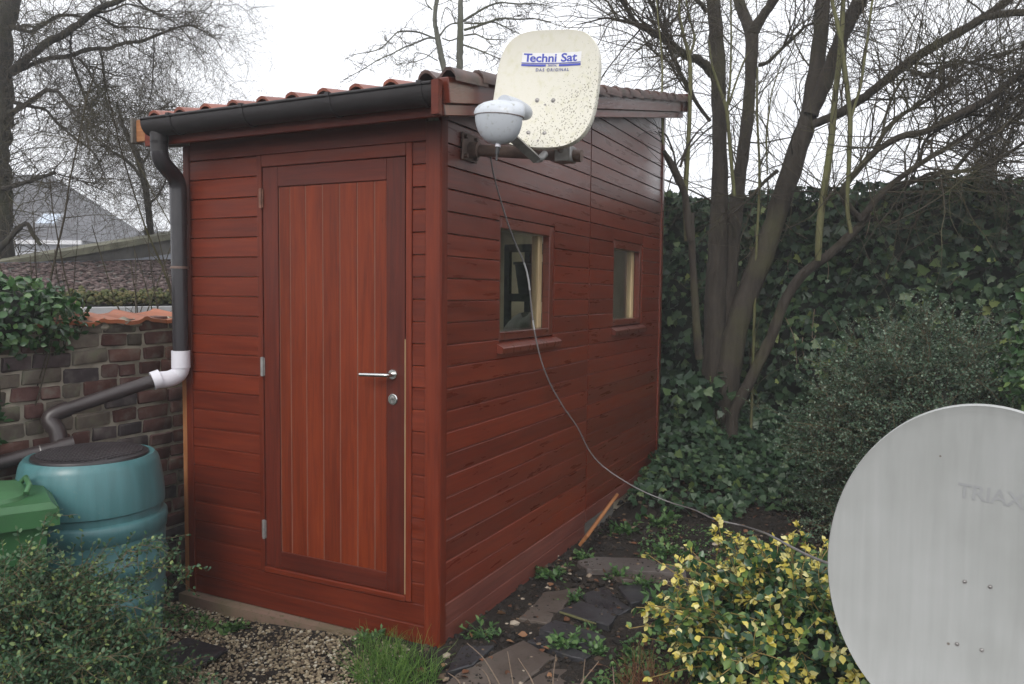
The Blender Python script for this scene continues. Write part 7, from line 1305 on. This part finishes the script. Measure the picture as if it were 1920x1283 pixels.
def blades(name, label, c, rad, n, L, mat, seed, r=.0016, cat='grass', spread=.28):
    rng = np.random.default_rng(seed); a = rng.uniform(0, 6.28, n); d = rad*np.sqrt(rng.random(n)); P = np.stack([c[0]+d*np.cos(a), c[1]+d*np.sin(a)*.8, 0*a], 1); P[:, 2] = gz(P[:, 0], P[:, 1])
    X, Rd = grow(P, np.tile([0, 0, 1.], (n, 1)), 7, rng.uniform(*L, n), rng, spread, .10, .16, np.full(n, r), .0004, .3)
    v, q = tubes(X, Rd, 3); return tag(obj(name, np_mesh(name, v, q, True, np.repeat(rng.random(n), 21)), M[mat]), label, cat)
blades('grass_tuft', 'bright green tuft of grass at the front corner of the shed', (-.02, -.33), .19, 520, (.05, .20), 'grass', 301, spread=.5)
blades('grass_tuft', 'thin grass edging the gravel along the plinth', (-.20, -.16), .12, 160, (.04, .13), 'grass', 302)
blades('dry_plant', 'reddish-brown dry stalky plant among weeds at the bottom edge', (.98, .0), .12, 200, (.06, .24), 'litter', 303, .0018, 'dry plant', .30)
blades('dry_plant', 'wiry dry brown stems beside the yellow bush foot', (1.12, .45), .12, 120, (.1, .25), 'litter', 304, .0016, 'dry plant', .4)
def moss_patch(lab, x0, y0, rx, ry, n, seed):
    rng = np.random.default_rng(seed); a = rng.uniform(0, 6.28, n); d = np.sqrt(rng.random(n)); x, y = x0+rx*d*np.cos(a), y0+ry*d*np.sin(a)
    v, f, k = leaves(OVAL, np.stack([x, y, gz(x, y)+rng.uniform(.01, .035, n)], 1), rng.normal(0, 1, (n, 3)), unit(np.array([0, 0, 1.])+rng.normal(0, .5, (n, 3))), rng.uniform(.010, .030, n), rng)
    tag(obj('creeping_weed', np_mesh('creeping_weed', v, [f], True, np.repeat(rng.random(n), k)), M['weed']), lab, 'ground cover', kind='stuff')
moss_patch('low creeping weeds under and before the yellow bush', 1.06, .28, .32, .56, 1800, 310)
moss_patch('low green creepers at the bottom edge below the slates', .95, -.12, .28, .22, 500, 311)
moss_patch('creeping weeds on the soil near the loose plank', .75, 1.9, .38, .5, 700, 312)
moss_patch('low weeds at the left end of the plinth', -1.35, -.22, .18, .10, 260, 313)
TW = thing('bare_shrub', 'bare pinkish twigs poking up in the near foreground at the bottom edge', 'shrub', (1.15, -1.05, -.15))
for s in DATA['sticks']:
    pts = resample(np.array(s), 14); obj('twig', MB().tube([tuple(p) for p in pts], list(np.linspace(.0032, .0012, 14)), 6).mesh('twig', True), M['twig_pale'], TW)
for s in DATA['sticks']:
    q = np.array(s[0]); obj('twig', MB().tube([(1.15, -1.05, -.16), tuple((q+np.array([1.15, -1.05, -.16]))/2+np.array([0, 0, .03])), tuple(q)], [.005, .004, .0032], 6).mesh('twig', True), M['twig_pale'], TW)
MS = tag(obj('fallen_stick', MB().tube([tuple(q) for q in DATA['stick']], [.006, .007, .006, .004], 8).mesh('fallen_stick', True), M['bark_green']), 'mossy stick lying along the edge of the black slates', 'stick')
tag(obj('roof_slate', MB().bbox(-1.12, -.86, -.62, -.42, -.185, -.165, .004).mesh('roof_slate'), M['slab_slate']), 'dark flat slate poking from under the near left bush', 'slate')

# ---------------------------------------------------------------- damp air
def haze(density):
    m = bpy.data.materials.new('damp_air'); m.use_nodes = True; n = m.node_tree.nodes; n.clear()
    v = n.new('ShaderNodeVolumePrincipled'); v.inputs['Color'].default_value = (.93, .95, .97, 1); v.inputs['Density'].default_value = density; v.inputs['Anisotropy'].default_value = .2
    o = n.new('ShaderNodeOutputMaterial'); m.node_tree.links.new(v.outputs[0], o.inputs['Volume'])
    h = obj('haze', MB().box(-130, 130, -130, 130, -1.6, 8.6).mesh('haze'), m); tag(h, 'thin damp winter haze filling the garden', 'haze', kind='stuff')
haze(.0052)
